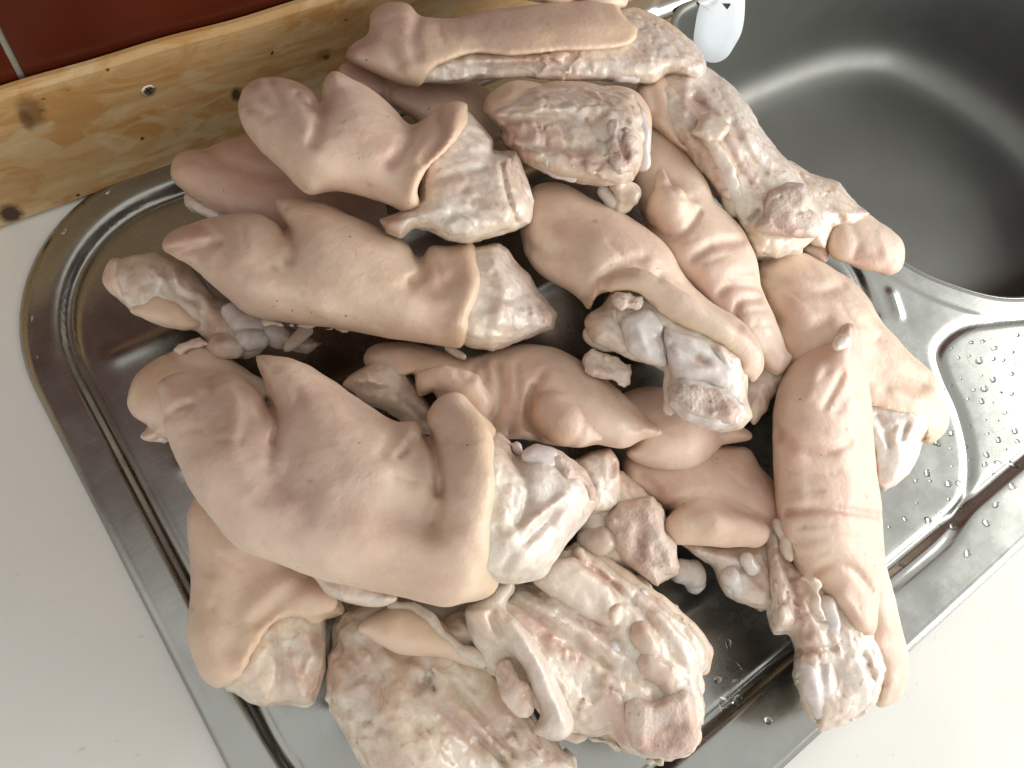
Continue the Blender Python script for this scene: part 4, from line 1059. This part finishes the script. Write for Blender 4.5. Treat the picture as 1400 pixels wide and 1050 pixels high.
# T6: edge of a trotter behind the biggest one
sk = Part('skin', S).inf([(174, 548), (180, 520), (202, 498), (234, 482), (256, 470), (272, 462), (300, 480), (380, 540), (420, 620), (330, 640), (262, 618), (230, 600), (208, 604), (191, 598), (204, 584), (182, 570)],
                         [(200, 540, 4.6), (340, 580, 5.0)], 55, 52)
sk.cr([(236, 486), (256, 500), (300, 505)], 2.0, 9).noise(.8, 16, 3).paint('y', [(185, 540), (215, 500)], 20, .6)
fl = Part('torn_edge', FL).inf([(190, 598), (204, 584), (222, 592), (234, 604), (212, 606)], [(212, 596, 4.4)], 7, 10, smooth=False).noise(1.6, 5, 3)
fl2 = Part('torn_edge', FL).inf([(240, 478), (256, 466), (274, 460), (284, 470), (262, 478), (246, 484)], [(262, 470, 6.0)], 6, 10, smooth=False).noise(1.6, 5, 3)
trotter('trotter edge showing at the left behind the largest trotter', (300, 560), [sk, fl, fl2])

# T9: middle trotter pointing right with dewclaw
sk = Part('skin', S).inf([(498, 495), (508, 474), (546, 467), (600, 480), (640, 490), (690, 476), (726, 471), (762, 477), (792, 490), (828, 518), (862, 546), (884, 571), (906, 592), (880, 600), (852, 614), (820, 610), (784, 612), (752, 608), (722, 601), (690, 600), (640, 600), (560, 560), (520, 530)],
                         [(520, 500, 7.2), (640, 530, 7.8), (760, 540, 8.2), (880, 585, 7.6)], 56, 62)
sk.tube([(754, 566, 10.3, 32), (770, 580, 10.6, 31), (790, 590, 10.6, 21), (806, 594, 10.5, 11), (821, 599, 10.2, 4)], 4)
sk.tube([(580, 522, 10.0, 17), (606, 516, 10.3, 19), (640, 530, 10.4, 24), (652, 552, 10.0, 22)], 6)
sk.cut([(480, 540), (520, 524), (560, 512), (568, 510), (572, 542), (600, 546), (600, 700), (470, 640)], 2.5, .6, 12)
sk.cr([(680, 500), (684, 540), (672, 580)], 3.6, 7).cr([(706, 500), (708, 550), (696, 590)], 2.2, 6).cr([(742, 510), (724, 545), (722, 585)], 3.4, 8).cr([(728, 530), (722, 565), (734, 600)], 3.4, 6).cr([(660, 495), (664, 520)], 2.6, 7).cr([(856, 556), (872, 586)], 1.4, 7).cr([(626, 512), (640, 520), (650, 500)], 2.4, 6)
sk.cr([(815, 545), (850, 575)], -1.6, 18).noise(.8, 26, 2).paint('p', [(690, 490), (700, 560)], 14, .5).paint('p', [(735, 500), (728, 560)], 14, .5).paint('p', [(590, 525), (650, 540)], 26, .35).paint('d', [(598, 524)], 3.5, .6).paint('d', [(619, 524)], 3, .5).paint('p', [(870, 565), (890, 580)], 8, .6).paint('w', [(830, 570), (860, 590)], 16, .4).paint('w', [(806, 593)], 10, .5).paint('d', [(898, 590)], 5, .4)
fl = Part('flesh', FL).inf([(466, 526), (476, 512), (502, 498), (512, 490), (538, 492), (560, 512), (574, 540), (590, 560), (600, 600), (560, 590), (545, 572), (504, 552)], [(520, 530, 8.0), (590, 570, 7.6)], 26, 40, smooth=False)
fl.noise(1.2, 10, 3).cr([(500, 508), (508, 520), (520, 526)], -2, 6).cr([(482, 518), (502, 520)], -1.6, 6).cr([(490, 530), (540, 536), (572, 560)], 1.6, 7).paint('y', [(480, 518), (515, 510)], 16, .5).paint('w', [(530, 505), (560, 540)], 18, .4).paint('d', [(505, 540), (560, 565)], 12, .25).paint('d', [(576, 572)], 6, .7)
sk.paint('p', [(620, 530), (760, 540)], 90, .22)
sk.cr([(820, 530), (836, 552)], 0.9, 4.2).cr([(790, 510), (800, 530)], 0.9, 4.2).cr([(694, 500), (694, 540)], 0.9, 4.2).cr([(600, 500), (612, 512)], 0.9, 4.2)
trotter('pinkish trotter in the middle pointing right, plump dewclaw in front', (700, 540), [sk, fl])

# T18: rounded end below the centre trotter
sk = Part('skin', S).inf([(850, 540), (900, 528), (960, 560), (1018, 586), (1026, 600), (1000, 606), (984, 612), (955, 638), (919, 645), (882, 638), (856, 620), (870, 602), (858, 575)], [(900, 590, 5.8), (1000, 590, 5.4)], 46, 50)
sk.cr([(990, 560), (984, 606)], 2, 8).noise(.8, 24, 2).paint('w', [(890, 625), (940, 632)], 18, .4).paint('p', [(980, 590), (1020, 596)], 16, .6)
trotter('rounded pale trotter end under the sawn joint of the centre trotter', (930, 590), [sk])

# T17: shaded trotter right of centre, on the steel
sk = Part('skin', S).inf([(850, 640), (856, 622), (900, 610), (986, 608), (1024, 612), (1042, 640), (1066, 666), (1090, 700), (1090, 740), (1056, 744), (1004, 748), (958, 746), (928, 743), (912, 722), (910, 702), (890, 684), (872, 674), (854, 664)],
                         [(880, 650, 4.0), (980, 690, 4.4), (1060, 710, 4.4)], 52, 56)
sk.tube([(930, 722, 6.2, 22), (970, 722, 6.6, 24), (1030, 728, 6.4, 22)], 6)
sk.cr([(912, 700), (930, 687), (956, 677), (990, 684), (1026, 702), (1050, 712)], 3.6, 8).cr([(880, 650), (900, 670)], 2, 8).noise(.8, 26, 2).paint('p', [(990, 630), (1040, 660)], 30, .5).paint('d', [(931, 681)], 3, .5).paint('y', [(930, 730), (1030, 738)], 14, .5)
fl = Part('flesh', FL).inf([(930, 742), (964, 744), (1010, 744), (1060, 736), (1066, 800), (1058, 830), (1040, 836), (1014, 826), (992, 816), (982, 800), (974, 776), (950, 760)], [(1010, 780, 4.0)], 26, 40, smooth=False)
fl.raw(60, .65).cr([(985, 760), (1010, 768)], -1.8, 9).cr([(980, 790), (1020, 776), (1040, 800)], 2, 7).paint('w', [(980, 755), (1010, 800)], 20, .4).paint('p', [(1040, 790)], 16, .4)
bn = Part('bone', BN).tube([(1000, 790, 6.0, 13), (1008, 806, 5.6, 12)]).noise(.5, 8, 2)
bn2 = Part('bone', BN).tube([(1022, 764, 6.4, 10), (1030, 778, 6.2, 9)]).noise(.8, 7, 2)
sk.paint('p', [(940, 660), (1040, 700)], 80, .35)
sk.cr([(940, 640), (960, 660)], 0.9, 4.2).cr([(1000, 650), (1020, 668)], 0.9, 4.2)
trotter('shaded brown trotter on the drainer behind the upright one', (980, 710), [sk, fl, bn, bn2])

# T22: sawn bone end below the middle
f0 = Part('flesh', FL).inf([(790, 640), (850, 640), (905, 690), (920, 740), (930, 785), (900, 800), (850, 775), (800, 770), (785, 700)], [(850, 710, 5.2)], 30, 40, smooth=False).raw(60, .65)
fl = Part('flesh', FL).inf([(780, 634), (808, 616), (834, 610), (844, 626), (849, 652), (846, 690), (830, 700), (806, 700), (790, 660)], [(815, 650, 6.6)], 22, 30, smooth=False).noise(1.3, 9, 3).cr([(800, 630), (815, 660), (812, 690)], -2, 9).cr([(838, 630), (836, 650)], 2, 6).paint('w', [(815, 640), (825, 680)], 18, .4).paint('p', [(843, 640)], 8, .5)
mr = Part('sawn_bone', MR).inf([(825, 712), (830, 698), (846, 686), (876, 679), (890, 680), (908, 696), (911, 726), (924, 746), (929, 776), (922, 784), (906, 786), (900, 802), (878, 790), (850, 766), (840, 748), (828, 726)], [(870, 720, 6.4), (890, 770, 6.0)], 16, 30, smooth=False)
mr.noise(.9, 8, 3).cr([(880, 690), (874, 730), (878, 760)], 1.2, 10).paint('p', [(880, 706), (876, 736), (874, 760)], 9, .8).paint('d', [(880, 708)], 9, .9).paint('d', [(876, 734), (874, 756)], 10, .95).paint('p', [(880, 700), (874, 766)], 20, .4).paint('w', [(900, 740)], 20, .35).paint('d', [(893, 772)], 3, .8)
b2 = Part('bone', FT).tube([(808, 738, 6.2, 18), (824, 740, 6.6, 20)]).noise(.8, 9, 2).dig([(822, 734, 8.6, 9)], 4).paint('p', [(822, 732)], 8, .5)
fg = Part('fat', BN).tube([(930, 780, 4.0, 16), (945, 784, 3.8, 20), (950, 796, 3.4, 14)]).noise(.8, 9, 2)
trotter('trotter end with a broad sawn bone face below the middle dewclaw', (860, 720), [f0, fl, mr, b2, fg])

# T8: lower left trotter
sk = Part('skin', S).inf([(300, 640), (262, 684), (254, 720), (260, 778), (258, 828), (255, 866), (266, 908), (280, 932), (314, 948), (360, 960), (430, 930), (466, 880), (470, 830), (440, 790), (440, 720), (380, 640)],
                         [(320, 700, 4.8), (310, 850, 4.2), (400, 880, 4.0)], 82, 80)
sk.cut([(300, 946), (318, 936), (336, 912), (352, 882), (370, 856), (392, 843), (414, 846), (434, 853), (458, 842), (520, 850), (520, 1010), (310, 1010)], 3, 1.0, 34)
sk.tube([(400, 806, 6.8, 24), (436, 818, 7.0, 22), (448, 824, 6.9, 14)], 8)
sk.cr([(350, 770), (330, 820), (320, 880)], 3.2, 26).cr([(420, 790), (380, 826), (350, 850)], 3.2, 14).cr([(285, 800), (272, 870), (300, 930)], -2.6, 20).cr([(458, 842), (430, 850)], 2, 6).noise(.9, 30, 2)
sk.paint('d', [(262, 834)], 4, .6).paint('p', [(400, 800), (440, 815)], 20, .55).paint('p', [(345, 770), (400, 790)], 30, .35).paint('y', [(290, 900), (275, 860)], 26, .5)
fl = Part('flesh', FL).inf([(310, 944), (324, 950), (344, 962), (362, 969), (395, 964), (418, 968), (430, 962), (437, 944), (447, 914), (448, 880), (446, 836), (410, 806), (356, 826), (322, 870), (302, 925)], [(390, 900, 3.6)], 40, 66, smooth=False)
fl.raw(60, .65).cr([(370, 870), (384, 905), (378, 945)], 2, 8).cr([(400, 900), (410, 930), (425, 900)], -2, 8).cr([(420, 870), (430, 900)], -2, 9).paint('w', [(380, 870), (400, 900)], 20, .4).paint('p', [(408, 925), (430, 940)], 14, .5).paint('p', [(425, 880)], 10, .4).paint('y', [(330, 940), (370, 955)], 16, .4)
sk.paint('y', [(280, 700), (290, 900)], 80, .4)
sk.cr([(300, 760), (330, 780)], 0.9, 4.2).cr([(290, 830), (310, 850)], 0.9, 4.2).cr([(400, 780), (424, 796)], 0.9, 4.2)
trotter('lower left trotter standing by the rim, ragged cut end down', (350, 830), [sk, fl])

# T20: bottom trotter, raw, running out of the picture
fl = Part('flesh', FL).inf([(452, 858), (466, 832), (520, 815), (600, 840), (690, 900), (740, 990), (770, 1020), (790, 1032), (796, 1060), (700, 1100), (540, 1100), (500, 1056), (480, 1028), (458, 992), (442, 954), (446, 908)],
                          [(500, 900, 3.4), (560, 1000, 4.2), (700, 1030, 3.2)], 58, 62, smooth=False)
fl.raw(48).fib(48, 1.3, 8).cr([(530, 950), (540, 1000), (575, 1040)], -3.4, 36).cr([(584, 930), (610, 965), (650, 1010), (690, 1045)], 5.0, 10).cr([(620, 935), (660, 985), (700, 1030)], 3.4, 8).cr([(500, 955), (505, 985), (530, 1000)], 2.4, 9).cr([(480, 880), (520, 880), (560, 900)], 2.2, 12).cr([(600, 950), (640, 1000), (672, 1040)], -2.6, 8)
fl.cr([(450, 900), (470, 960), (490, 1010)], -1.6, 12).paint('y', [(540, 980), (560, 1030)], 40, .5).paint('p', [(610, 965), (650, 1010)], 12, .8).paint('p', [(480, 900), (500, 940)], 16, .55).paint('d', [(584, 930), (575, 945)], 8, .6).paint('w', [(500, 960), (510, 985)], 14, .5).paint('d', [(470, 870), (520, 880)], 16, .2).paint('p', [(455, 930)], 10, .5).paint('d', [(640, 990), (660, 1020)], 6, .4)
b1 = Part('bone', BN).tube([(514, 976, 6.2, 14), (516, 986, 6.2, 12)]).noise(.5, 9, 2)
tn = Part('tendon', FT).tube([(545, 905, 5.2, 8), (580, 897, 5.4, 8), (594, 928, 5.6, 8), (600, 950, 5.5, 7)]).noise(1.0, 7, 2)
b2 = Part('bone', BN).tube([(620, 912, 5.6, 16), (640, 920, 5.6, 17)]).noise(.6, 9, 2)
trotter('raw split trotter at the bottom running out of the picture', (580, 980), [fl, b1, tn, b2])

# T19: raw split trotter, bottom middle
fl = Part('flesh', FL).inf([(560, 850), (610, 838), (640, 826), (684, 800), (732, 790), (772, 744), (794, 734), (834, 760), (876, 786), (917, 822), (959, 864), (974, 888), (973, 908), (964, 924), (964, 964), (959, 1013), (946, 1034), (918, 1042), (876, 1038), (848, 1029), (826, 1010), (786, 1004), (760, 1000), (700, 940), (668, 925), (640, 905), (590, 892)],
                          [(620, 870, 5.0), (740, 870, 5.8), (860, 900, 5.4), (900, 1000, 4.6)], 52, 62, smooth=False)
fl.raw(42).fib(42, 1.2, 7).cr([(690, 810), (760, 860), (830, 910)], 3.4, 8).cr([(720, 800), (780, 840), (850, 880)], 2.6, 8).cr([(780, 760), (850, 810), (890, 850)], 3.0, 7).cr([(700, 815), (770, 850), (850, 900)], -2.0, 7).cr([(740, 870), (800, 940), (840, 1000)], 1.6, 12)
fl.cr([(900, 840), (940, 900), (950, 950)], -2.4, 10).cr([(760, 880), (800, 890)], 2, 8).paint('w', [(700, 812), (770, 860)], 11, .6).paint('p', [(720, 850), (790, 900)], 12, .6).paint('p', [(840, 940), (850, 1010)], 14, .6).paint('w', [(905, 840), (945, 905), (950, 960)], 12, .8).paint('w', [(780, 920), (830, 960)], 26, .35).paint('p', [(800, 770), (850, 805)], 5, .9).paint('p', [(770, 840), (830, 864)], 6, .8).paint('d', [(790, 870), (800, 885)], 6, .4).paint('y', [(740, 800), (800, 800)], 26, .3)
sk = Part('skin', S).tube([(800, 752, 6.0, 10), (850, 786, 6.4, 10), (900, 824, 6.2, 11), (940, 860, 5.6, 13), (962, 890, 5.0, 13), (960, 912, 4.6, 11)], 6).noise(.6, 14, 2).paint('y', [(850, 786), (960, 900)], 14, .5).paint('d', [(942, 849)], 3, .8)
dc = Part('dewclaw', S).inf([(488, 860), (504, 843), (536, 830), (580, 832), (612, 856), (640, 886), (668, 915), (640, 912), (606, 900), (565, 897), (530, 888), (502, 872)], [(510, 862, 6.4), (600, 880, 6.6)], 30, 36).paint('y', [(540, 850), (600, 880)], 36, .5).paint('w', [(493, 858)], 6, .6).paint('p', [(520, 850)], 18, .3).noise(.5, 20, 2)
t1 = Part('tendon', FT).tube([(536, 828, 7.0, 6), (565, 829, 7.3, 7), (588, 845, 7.6, 8), (604, 868, 7.6, 8), (630, 888, 7.5, 10), (660, 900, 7.2, 12)]).noise(.7, 9, 2)
t2 = Part('fat_flap', FT).inf([(634, 834), (664, 826), (700, 843), (730, 876), (754, 920), (774, 960), (786, 992), (772, 1012), (752, 1014), (728, 1000), (740, 976), (730, 944), (710, 908), (684, 886), (652, 868)], [(660, 846, 8.0), (720, 900, 8.4), (765, 985, 7.4)], 16, 30).tube([(692, 804, 7.6, 13), (668, 832, 7.8, 13), (658, 866, 7.6, 15), (676, 900, 7.4, 14)], 7)
t2.cr([(700, 850), (738, 915), (766, 985)], -2.0, 10).cr([(672, 842), (690, 880), (716, 920)], 2.4, 7).paint('w', [(700, 860), (745, 930), (765, 990)], 22, .7).paint('y', [(650, 830), (680, 860)], 20, .5)
kb = Part('joint_knob', FL).tube([(690, 920, 8.0, 16), (704, 944, 8.2, 20), (716, 966, 8.0, 16)]).noise(1.4, 7, 3).dig([(722, 984, 9.0, 12)], 4).paint('y', [(700, 940)], 26, .8).paint('p', [(690, 925), (712, 950)], 12, .7).paint('d', [(680, 940)], 6, .5)
b1 = Part('shank_bone', FT).inf([(728, 796), (752, 764), (784, 757), (834, 798), (850, 834), (844, 852), (828, 858), (800, 848), (770, 830)], [(760, 790, 7.6), (830, 830, 7.4)], 17, 20, smooth=False).noise(.6, 12, 2).paint('w', [(770, 780), (820, 820)], 30, .3).paint('p', [(785, 760), (834, 800), (842, 812)], 5, .9).paint('p', [(770, 832), (820, 858)], 6, .9).paint('d', [(812, 854), (826, 860)], 4, .7)
k2 = Part('fat_knob', FT).inf([(830, 838), (838, 826), (852, 826), (857, 840), (850, 854), (836, 856)], [(844, 840, 9.0)], 8, 13).noise(.6, 8, 2)
b3 = Part('bone', BN).tube([(876, 810, 7.2, 8), (884, 818, 7.0, 7)])
b4 = Part('joint_bone', FT).tube([(876, 868, 7.6, 20), (888, 886, 7.6, 18)], 6).noise(.8, 10, 2).paint('p', [(870, 866)], 18, .6)
b5 = Part('joint_bone', FT).tube([(884, 910, 7.6, 15), (906, 920, 7.4, 17), (908, 936, 7.0, 12)], 6).noise(.8, 9, 2).paint('p', [(880, 915)], 12, .6).paint('p', [(900, 925)], 20, .3)
b6 = Part('bone', BN).tube([(834, 886, 7.8, 12), (850, 900, 7.6, 11), (838, 905, 7.6, 9)], 5).noise(.8, 8, 2)
mr = Part('sawn_bone', MR).inf([(852, 956), (864, 948), (892, 958), (916, 950), (940, 944), (950, 960), (954, 990), (956, 1012), (944, 1030), (916, 1038), (880, 1034), (862, 1022), (854, 990)], [(900, 960, 7.0), (905, 1020, 6.0)], 14, 30, smooth=False)
mr.noise(.8, 8, 3).paint('p', [(900, 995), (940, 1000)], 20, .5).paint('d', [(918, 994)], 9, .8).paint('d', [(914, 1016)], 10, .8).paint('d', [(938, 994)], 7, .8).paint('p', [(880, 1020), (940, 1024)], 14, .6).paint('w', [(870, 975)], 20, .3).paint('w', [(854, 960), (858, 1020), (900, 1036)], 4, .8).cr([(855, 952), (880, 958), (905, 958)], 2, 4)
rg = Part('torn_edge', FT).tube([(770, 1006, 5.4, 5), (800, 1008, 5.4, 5), (830, 1016, 5.4, 4), (860, 1034, 5.2, 4), (900, 1042, 5.0, 4)]).noise(2.2, 4, 3)
trotter('raw split trotter at the bottom middle with sawn bone face and fat flap', (780, 920), [fl, sk, dc, t1, t2, kb, b1, k2, b3, b4, b5, b6, mr, rg])

# T7: the biggest one, in front on top
sk = Part('skin', S).inf([(214, 530), (222, 514), (246, 508), (278, 515), (308, 505), (334, 514), (356, 536), (368, 556), (358, 520), (346, 492), (350, 482), (376, 483), (414, 497), (458, 524), (500, 552), (540, 577), (566, 576), (585, 596), (587, 566), (606, 546), (628, 540), (648, 558), (690, 580), (730, 640), (740, 740), (720, 800), (684, 812),
                          (664, 818), (617, 826), (578, 823), (520, 812), (452, 796), (384, 772), (330, 752), (292, 713), (263, 675), (238, 626), (222, 576)],
                         [(240, 560, 9.6), (350, 620, 11.4), (500, 690, 12.0), (640, 700, 11.8), (720, 710, 11.2)], 92, 104)
sk.cut([(680, 560), (678, 586), (682, 620), (681, 670), (677, 720), (677, 760), (684, 790), (690, 840), (860, 840), (860, 560)], 5, .3, 34)
sk.tube([(622, 562, 13.0, 20), (650, 600, 14.4, 23), (652, 660, 15.2, 25), (636, 730, 14.9, 28), (612, 780, 13.6, 30)], 16)
sk.cr([(366, 548), (378, 576), (374, 606)], 5.0, 6).cr([(372, 600), (368, 640)], 1.6, 10).cr([(586, 598), (598, 632), (600, 672)], 7.0, 9).cr([(600, 672), (588, 720)], 3.5, 18).cr([(566, 600), (546, 624)], 3.0, 5).cr([(540, 590), (520, 620)], 2.0, 10)
sk.cr([(226, 570), (246, 556), (264, 552)], 2.2, 6).cr([(286, 518), (288, 534)], 1.4, 5).cr([(262, 528), (272, 534)], -1.0, 6).cr([(300, 540), (296, 580), (280, 610)], 1.0, 14).cr([(330, 530), (338, 570), (330, 600)], 1.2, 10).cr([(405, 530), (412, 556)], .8, 6).cr([(380, 660), (420, 680), (400, 720)], 2.0, 26).cr([(430, 580), (520, 640)], -2.4, 40)
sk.cr([(300, 640), (360, 700), (450, 760)], -2.0, 36).cr([(540, 700), (600, 720)], 2.0, 30).noise(1.0, 36, 3).noise(.35, 10, 2)
sk.paint('d', [(385, 640), (400, 690)], 34, .5).paint('p', [(375, 610), (420, 690)], 40, .3).paint('d', [(424, 658)], 4, 1).paint('d', [(556, 618), (548, 624)], 4, .7).paint('d', [(590, 716)], 5, .5).paint('d', [(217, 523)], 7, .6).paint('p', [(230, 540), (260, 545)], 18, .45).paint('p', [(520, 710), (590, 730)], 36, .25).paint('d', [(250, 560), (285, 548)], 14, .2).paint('p', [(600, 800), (520, 790)], 26, .3).paint('w', [(460, 620), (480, 640)], 40, .15)
fl = Part('flesh', FL).inf([(640, 590), (684, 592), (698, 604), (712, 620), (730, 606), (756, 610), (776, 624), (802, 642), (812, 662), (819, 684), (802, 712), (778, 742), (754, 774), (736, 790), (700, 798), (660, 796), (600, 770), (600, 610)],
                          [(680, 690, 12.4), (770, 690, 11.8)], 46, 92, smooth=False)
fl.raw(-35, .55).cr([(700, 620), (720, 670), (710, 720)], 1.8, 10).cr([(720, 740), (760, 700)], 1.6, 7).cr([(690, 740), (730, 710), (770, 680)], -1.6, 8).cr([(690, 780), (700, 760)], 2, 7)
fl.paint('w', [(720, 680), (770, 700), (730, 750)], 46, .75).paint('p', [(690, 610), (700, 625)], 7, .5).paint('y', [(690, 650), (690, 740)], 14, .35)
mr = Part('sawn_bone', MR).inf([(740, 624), (762, 616), (792, 642), (810, 664), (816, 684), (802, 688), (780, 664), (752, 648)], [(776, 644, 13.8), (806, 676, 12.8)], 9, 18, smooth=False).noise(1.2, 6, 3).paint('p', [(770, 640), (808, 676)], 10, .7).paint('d', [(735, 642), (800, 672)], 5, .4)
bn = Part('bone', BN).inf([(714, 624), (726, 610), (744, 608), (762, 614), (766, 632), (750, 646), (730, 642)], [(742, 626, 13.9)], 10, 14).noise(.5, 10, 2).paint('p', [(732, 640), (750, 650)], 5, .9).paint('d', [(734, 643)], 4, .6)
bn2 = Part('bone', BN).tube([(706, 612, 13.4, 7), (710, 618, 13.4, 5)])
ft = Part('fat', FT).inf([(690, 770), (716, 758), (752, 750), (756, 768), (742, 788), (716, 796), (692, 796)], [(722, 776, 12.2)], 13, 24).noise(.6, 12, 2).paint('w', [(720, 776)], 30, .7)
fb = Part('tendon', FT).inf([(424, 784), (444, 780), (500, 796), (540, 812), (541, 823), (512, 829), (472, 823), (446, 810)], [(480, 805, 8.6)], 12, 22).noise(.5, 9, 2).cr([(462, 798), (470, 818)], -1.2, 4).paint('w', [(470, 800), (520, 815)], 14, .6)
sk.paint('y', [(560, 770), (650, 790)], 70, .3).paint('p', [(300, 560), (260, 540)], 60, .2)
sk.cr([(552, 590), (536, 612)], 0.9, 4.2).cr([(575, 600), (572, 626)], 0.9, 4.2).cr([(540, 650), (566, 660)], 0.9, 4.2).cr([(610, 640), (604, 690)], 0.9, 4.2).cr([(300, 600), (330, 604)], 0.9, 4.2).cr([(250, 590), (276, 586)], 0.9, 4.2).cr([(380, 560), (396, 570)], 0.9, 4.2).cr([(470, 560), (490, 574)], 0.9, 4.2).cr([(404, 548), (398, 560)], 0.9, 4.2).cr([(262, 552), (252, 566), (236, 572)], 0.9, 4.2)
trotter('largest smooth trotter lying in front on top of the heap', (470, 680), [sk, fl, mr, bn, bn2, ft, fb])

# T16: upright one at the right front, over the rim
sk = Part('skin', S).inf([(1160, 441), (1172, 446), (1179, 470), (1184, 502), (1189, 548), (1197, 625), (1206, 690), (1210, 762), (1208, 812), (1196, 868), (1168, 868), (1146, 840), (1118, 810), (1092, 784), (1066, 720), (1059, 654), (1056, 584), (1062, 536), (1078, 500), (1108, 476), (1142, 464), (1148, 448)],
                         [(1150, 470, 6.6), (1125, 560, 6.6), (1130, 680, 5.8), (1160, 830, 4.6)], 70, 74)
sk.tube([(1158, 450, 8.8, 6), (1152, 470, 8.8, 11), (1140, 500, 8.4, 16)], 8)
sk.cr([(1068, 590), (1090, 612), (1130, 618), (1160, 604)], 3.4, 9).cr([(1078, 700), (1120, 694), (1170, 700), (1200, 704)], 3.6, 7).cr([(1088, 742), (1140, 734), (1200, 742)], 1.8, 9).cr([(1112, 786), (1134, 772), (1166, 778), (1190, 808)], 3.2, 7).cr([(1128, 556), (1142, 530), (1152, 508)], 2.8, 7).cr([(1145, 560), (1160, 540)], 1.8, 9)
sk.cr([(1088, 620), (1094, 690)], -1.6, 16).cr([(1060, 580), (1066, 600)], 2, 7).cr([(1108, 540), (1120, 500)], -1.6, 12).cr([(1150, 820), (1180, 850)], -2.2, 16)
sk.noise(.9, 24, 2).paint('p', [(1090, 610), (1140, 618)], 14, .6).paint('p', [(1080, 700), (1200, 704)], 9, .7).paint('p', [(1110, 640), (1150, 660)], 34, .3).paint('p', [(1144, 540), (1150, 560)], 13, .55).paint('d', [(1146, 555)], 9, .3).paint('d', [(1158, 448)], 7, .6).paint('w', [(1146, 462), (1150, 474)], 7, .7)
for x, y in ((1158, 587), (1143, 600), (1128, 672), (1185, 678), (1100, 720), (1208, 752), (1176, 832), (1205, 812)): sk.paint('d', [(x, y)], 2.4, 1)
sk.paint('p', [(1165, 868), (1192, 866)], 6, 1).paint('y', [(1140, 800), (1180, 860)], 24, .3)
cl = Part('claw', FT).inf([(1138, 470), (1146, 458), (1158, 456), (1166, 464), (1160, 476), (1148, 480), (1140, 478)], [(1152, 468, 9.7)], 8, 12).paint('w', [(1150, 468)], 14, .8)
sk2 = Part('skin', S).inf([(1180, 760), (1206, 762), (1220, 806), (1236, 862), (1243, 916), (1234, 950), (1212, 966), (1196, 964), (1188, 930), (1180, 890)], [(1205, 800, 4.0), (1215, 920, 2.6)], 28, 44).cr([(1196, 880), (1215, 860)], -1.4, 14).cr([(1186, 870), (1204, 910), (1200, 960)], 2, 7).paint('p', [(1220, 850), (1230, 930)], 22, .4).noise(.7, 22, 2).paint('d', [(1205, 940), (1225, 930)], 3, .5)
fl = Part('flesh', FL).inf([(1048, 724), (1062, 708), (1074, 730), (1078, 762), (1096, 786), (1120, 812), (1146, 842), (1166, 872), (1192, 890), (1202, 926), (1196, 960), (1172, 980), (1150, 990), (1122, 1000), (1100, 968), (1082, 922), (1088, 892), (1082, 868), (1058, 866), (1050, 838), (1046, 784)],
                          [(1070, 780, 4.6), (1120, 860, 4.4), (1150, 940, 3.6)], 32, 46, smooth=False)
fl.raw(72).cr([(1062, 730), (1066, 800), (1070, 850)], -2.2, 9).cr([(1082, 790), (1090, 850)], 2.6, 8).cr([(1180, 895), (1192, 925)], 3, 7).cr([(1090, 890), (1140, 886)], 2, 6).paint('w', [(1060, 720), (1064, 850)], 10, .5).paint('p', [(1085, 800), (1098, 850), (1108, 876)], 14, .6).paint('w', [(1150, 920), (1180, 960)], 30, .7).paint('p', [(1184, 908)], 8, .8).paint('d', [(1186, 912)], 4, .6).paint('d', [(1074, 778)], 4, .5).paint('d', [(1112, 905)], 4, .5)
fl.tube([(1100, 800, 4.6, 34), (1130, 860, 4.4, 40), (1160, 920, 3.8, 40)], 8).tube([(1150, 850, 4.2, 34), (1176, 900, 3.8, 28)], 8)
bn = Part('bone', BN).inf([(1086, 904), (1096, 892), (1118, 890), (1140, 896), (1148, 912), (1146, 960), (1132, 996), (1120, 992), (1104, 970), (1090, 934)], [(1116, 930, 4.6), (1126, 980, 3.6)], 22, 40).noise(.5, 14, 2).cr([(1124, 904), (1126, 950), (1124, 985)], 1.6, 8).paint('y', [(1136, 912), (1138, 930)], 6, .7).paint('p', [(1118, 908)], 4, .8)
b2 = Part('bone', BN).tube([(1128, 830, 6.4, 15), (1134, 856, 6.2, 15), (1138, 876, 5.8, 12)]).noise(.8, 9, 2)
rg = Part('torn_edge', FT).tube([(1098, 790, 7.2, 6), (1112, 794, 7.4, 7), (1114, 812, 7.3, 6), (1116, 832, 7.0, 6), (1124, 846, 6.8, 5)]).noise(1.8, 5, 3)
rg2 = Part('fat', FT).tube([(1062, 716, 6.6, 9), (1070, 736, 6.8, 7), (1080, 764, 6.8, 6)]).noise(1.2, 6, 2).paint('w', [(1064, 724)], 14, .6)
sk.paint('p', [(1130, 500), (1140, 700), (1170, 840)], 90, .3)
sk.cr([(1075, 640), (1110, 648), (1150, 644)], 0.9, 4.2).cr([(1080, 668), (1120, 672)], 0.9, 4.2).cr([(1090, 722), (1150, 716), (1196, 722)], 0.9, 4.2).cr([(1096, 762), (1130, 756)], 0.9, 4.2).cr([(1100, 584), (1130, 590)], 0.9, 4.2).cr([(1120, 520), (1132, 506)], 0.9, 4.2).cr([(1165, 560), (1172, 590)], 0.9, 4.2).cr([(1160, 640), (1190, 646)], 0.9, 4.2)
trotter('pinkish trotter standing lengthwise at the right front, bone end over the rim', (1140, 720), [sk, cl, sk2, fl, bn, b2, rg, rg2])

print('TRIS', _tris[0])
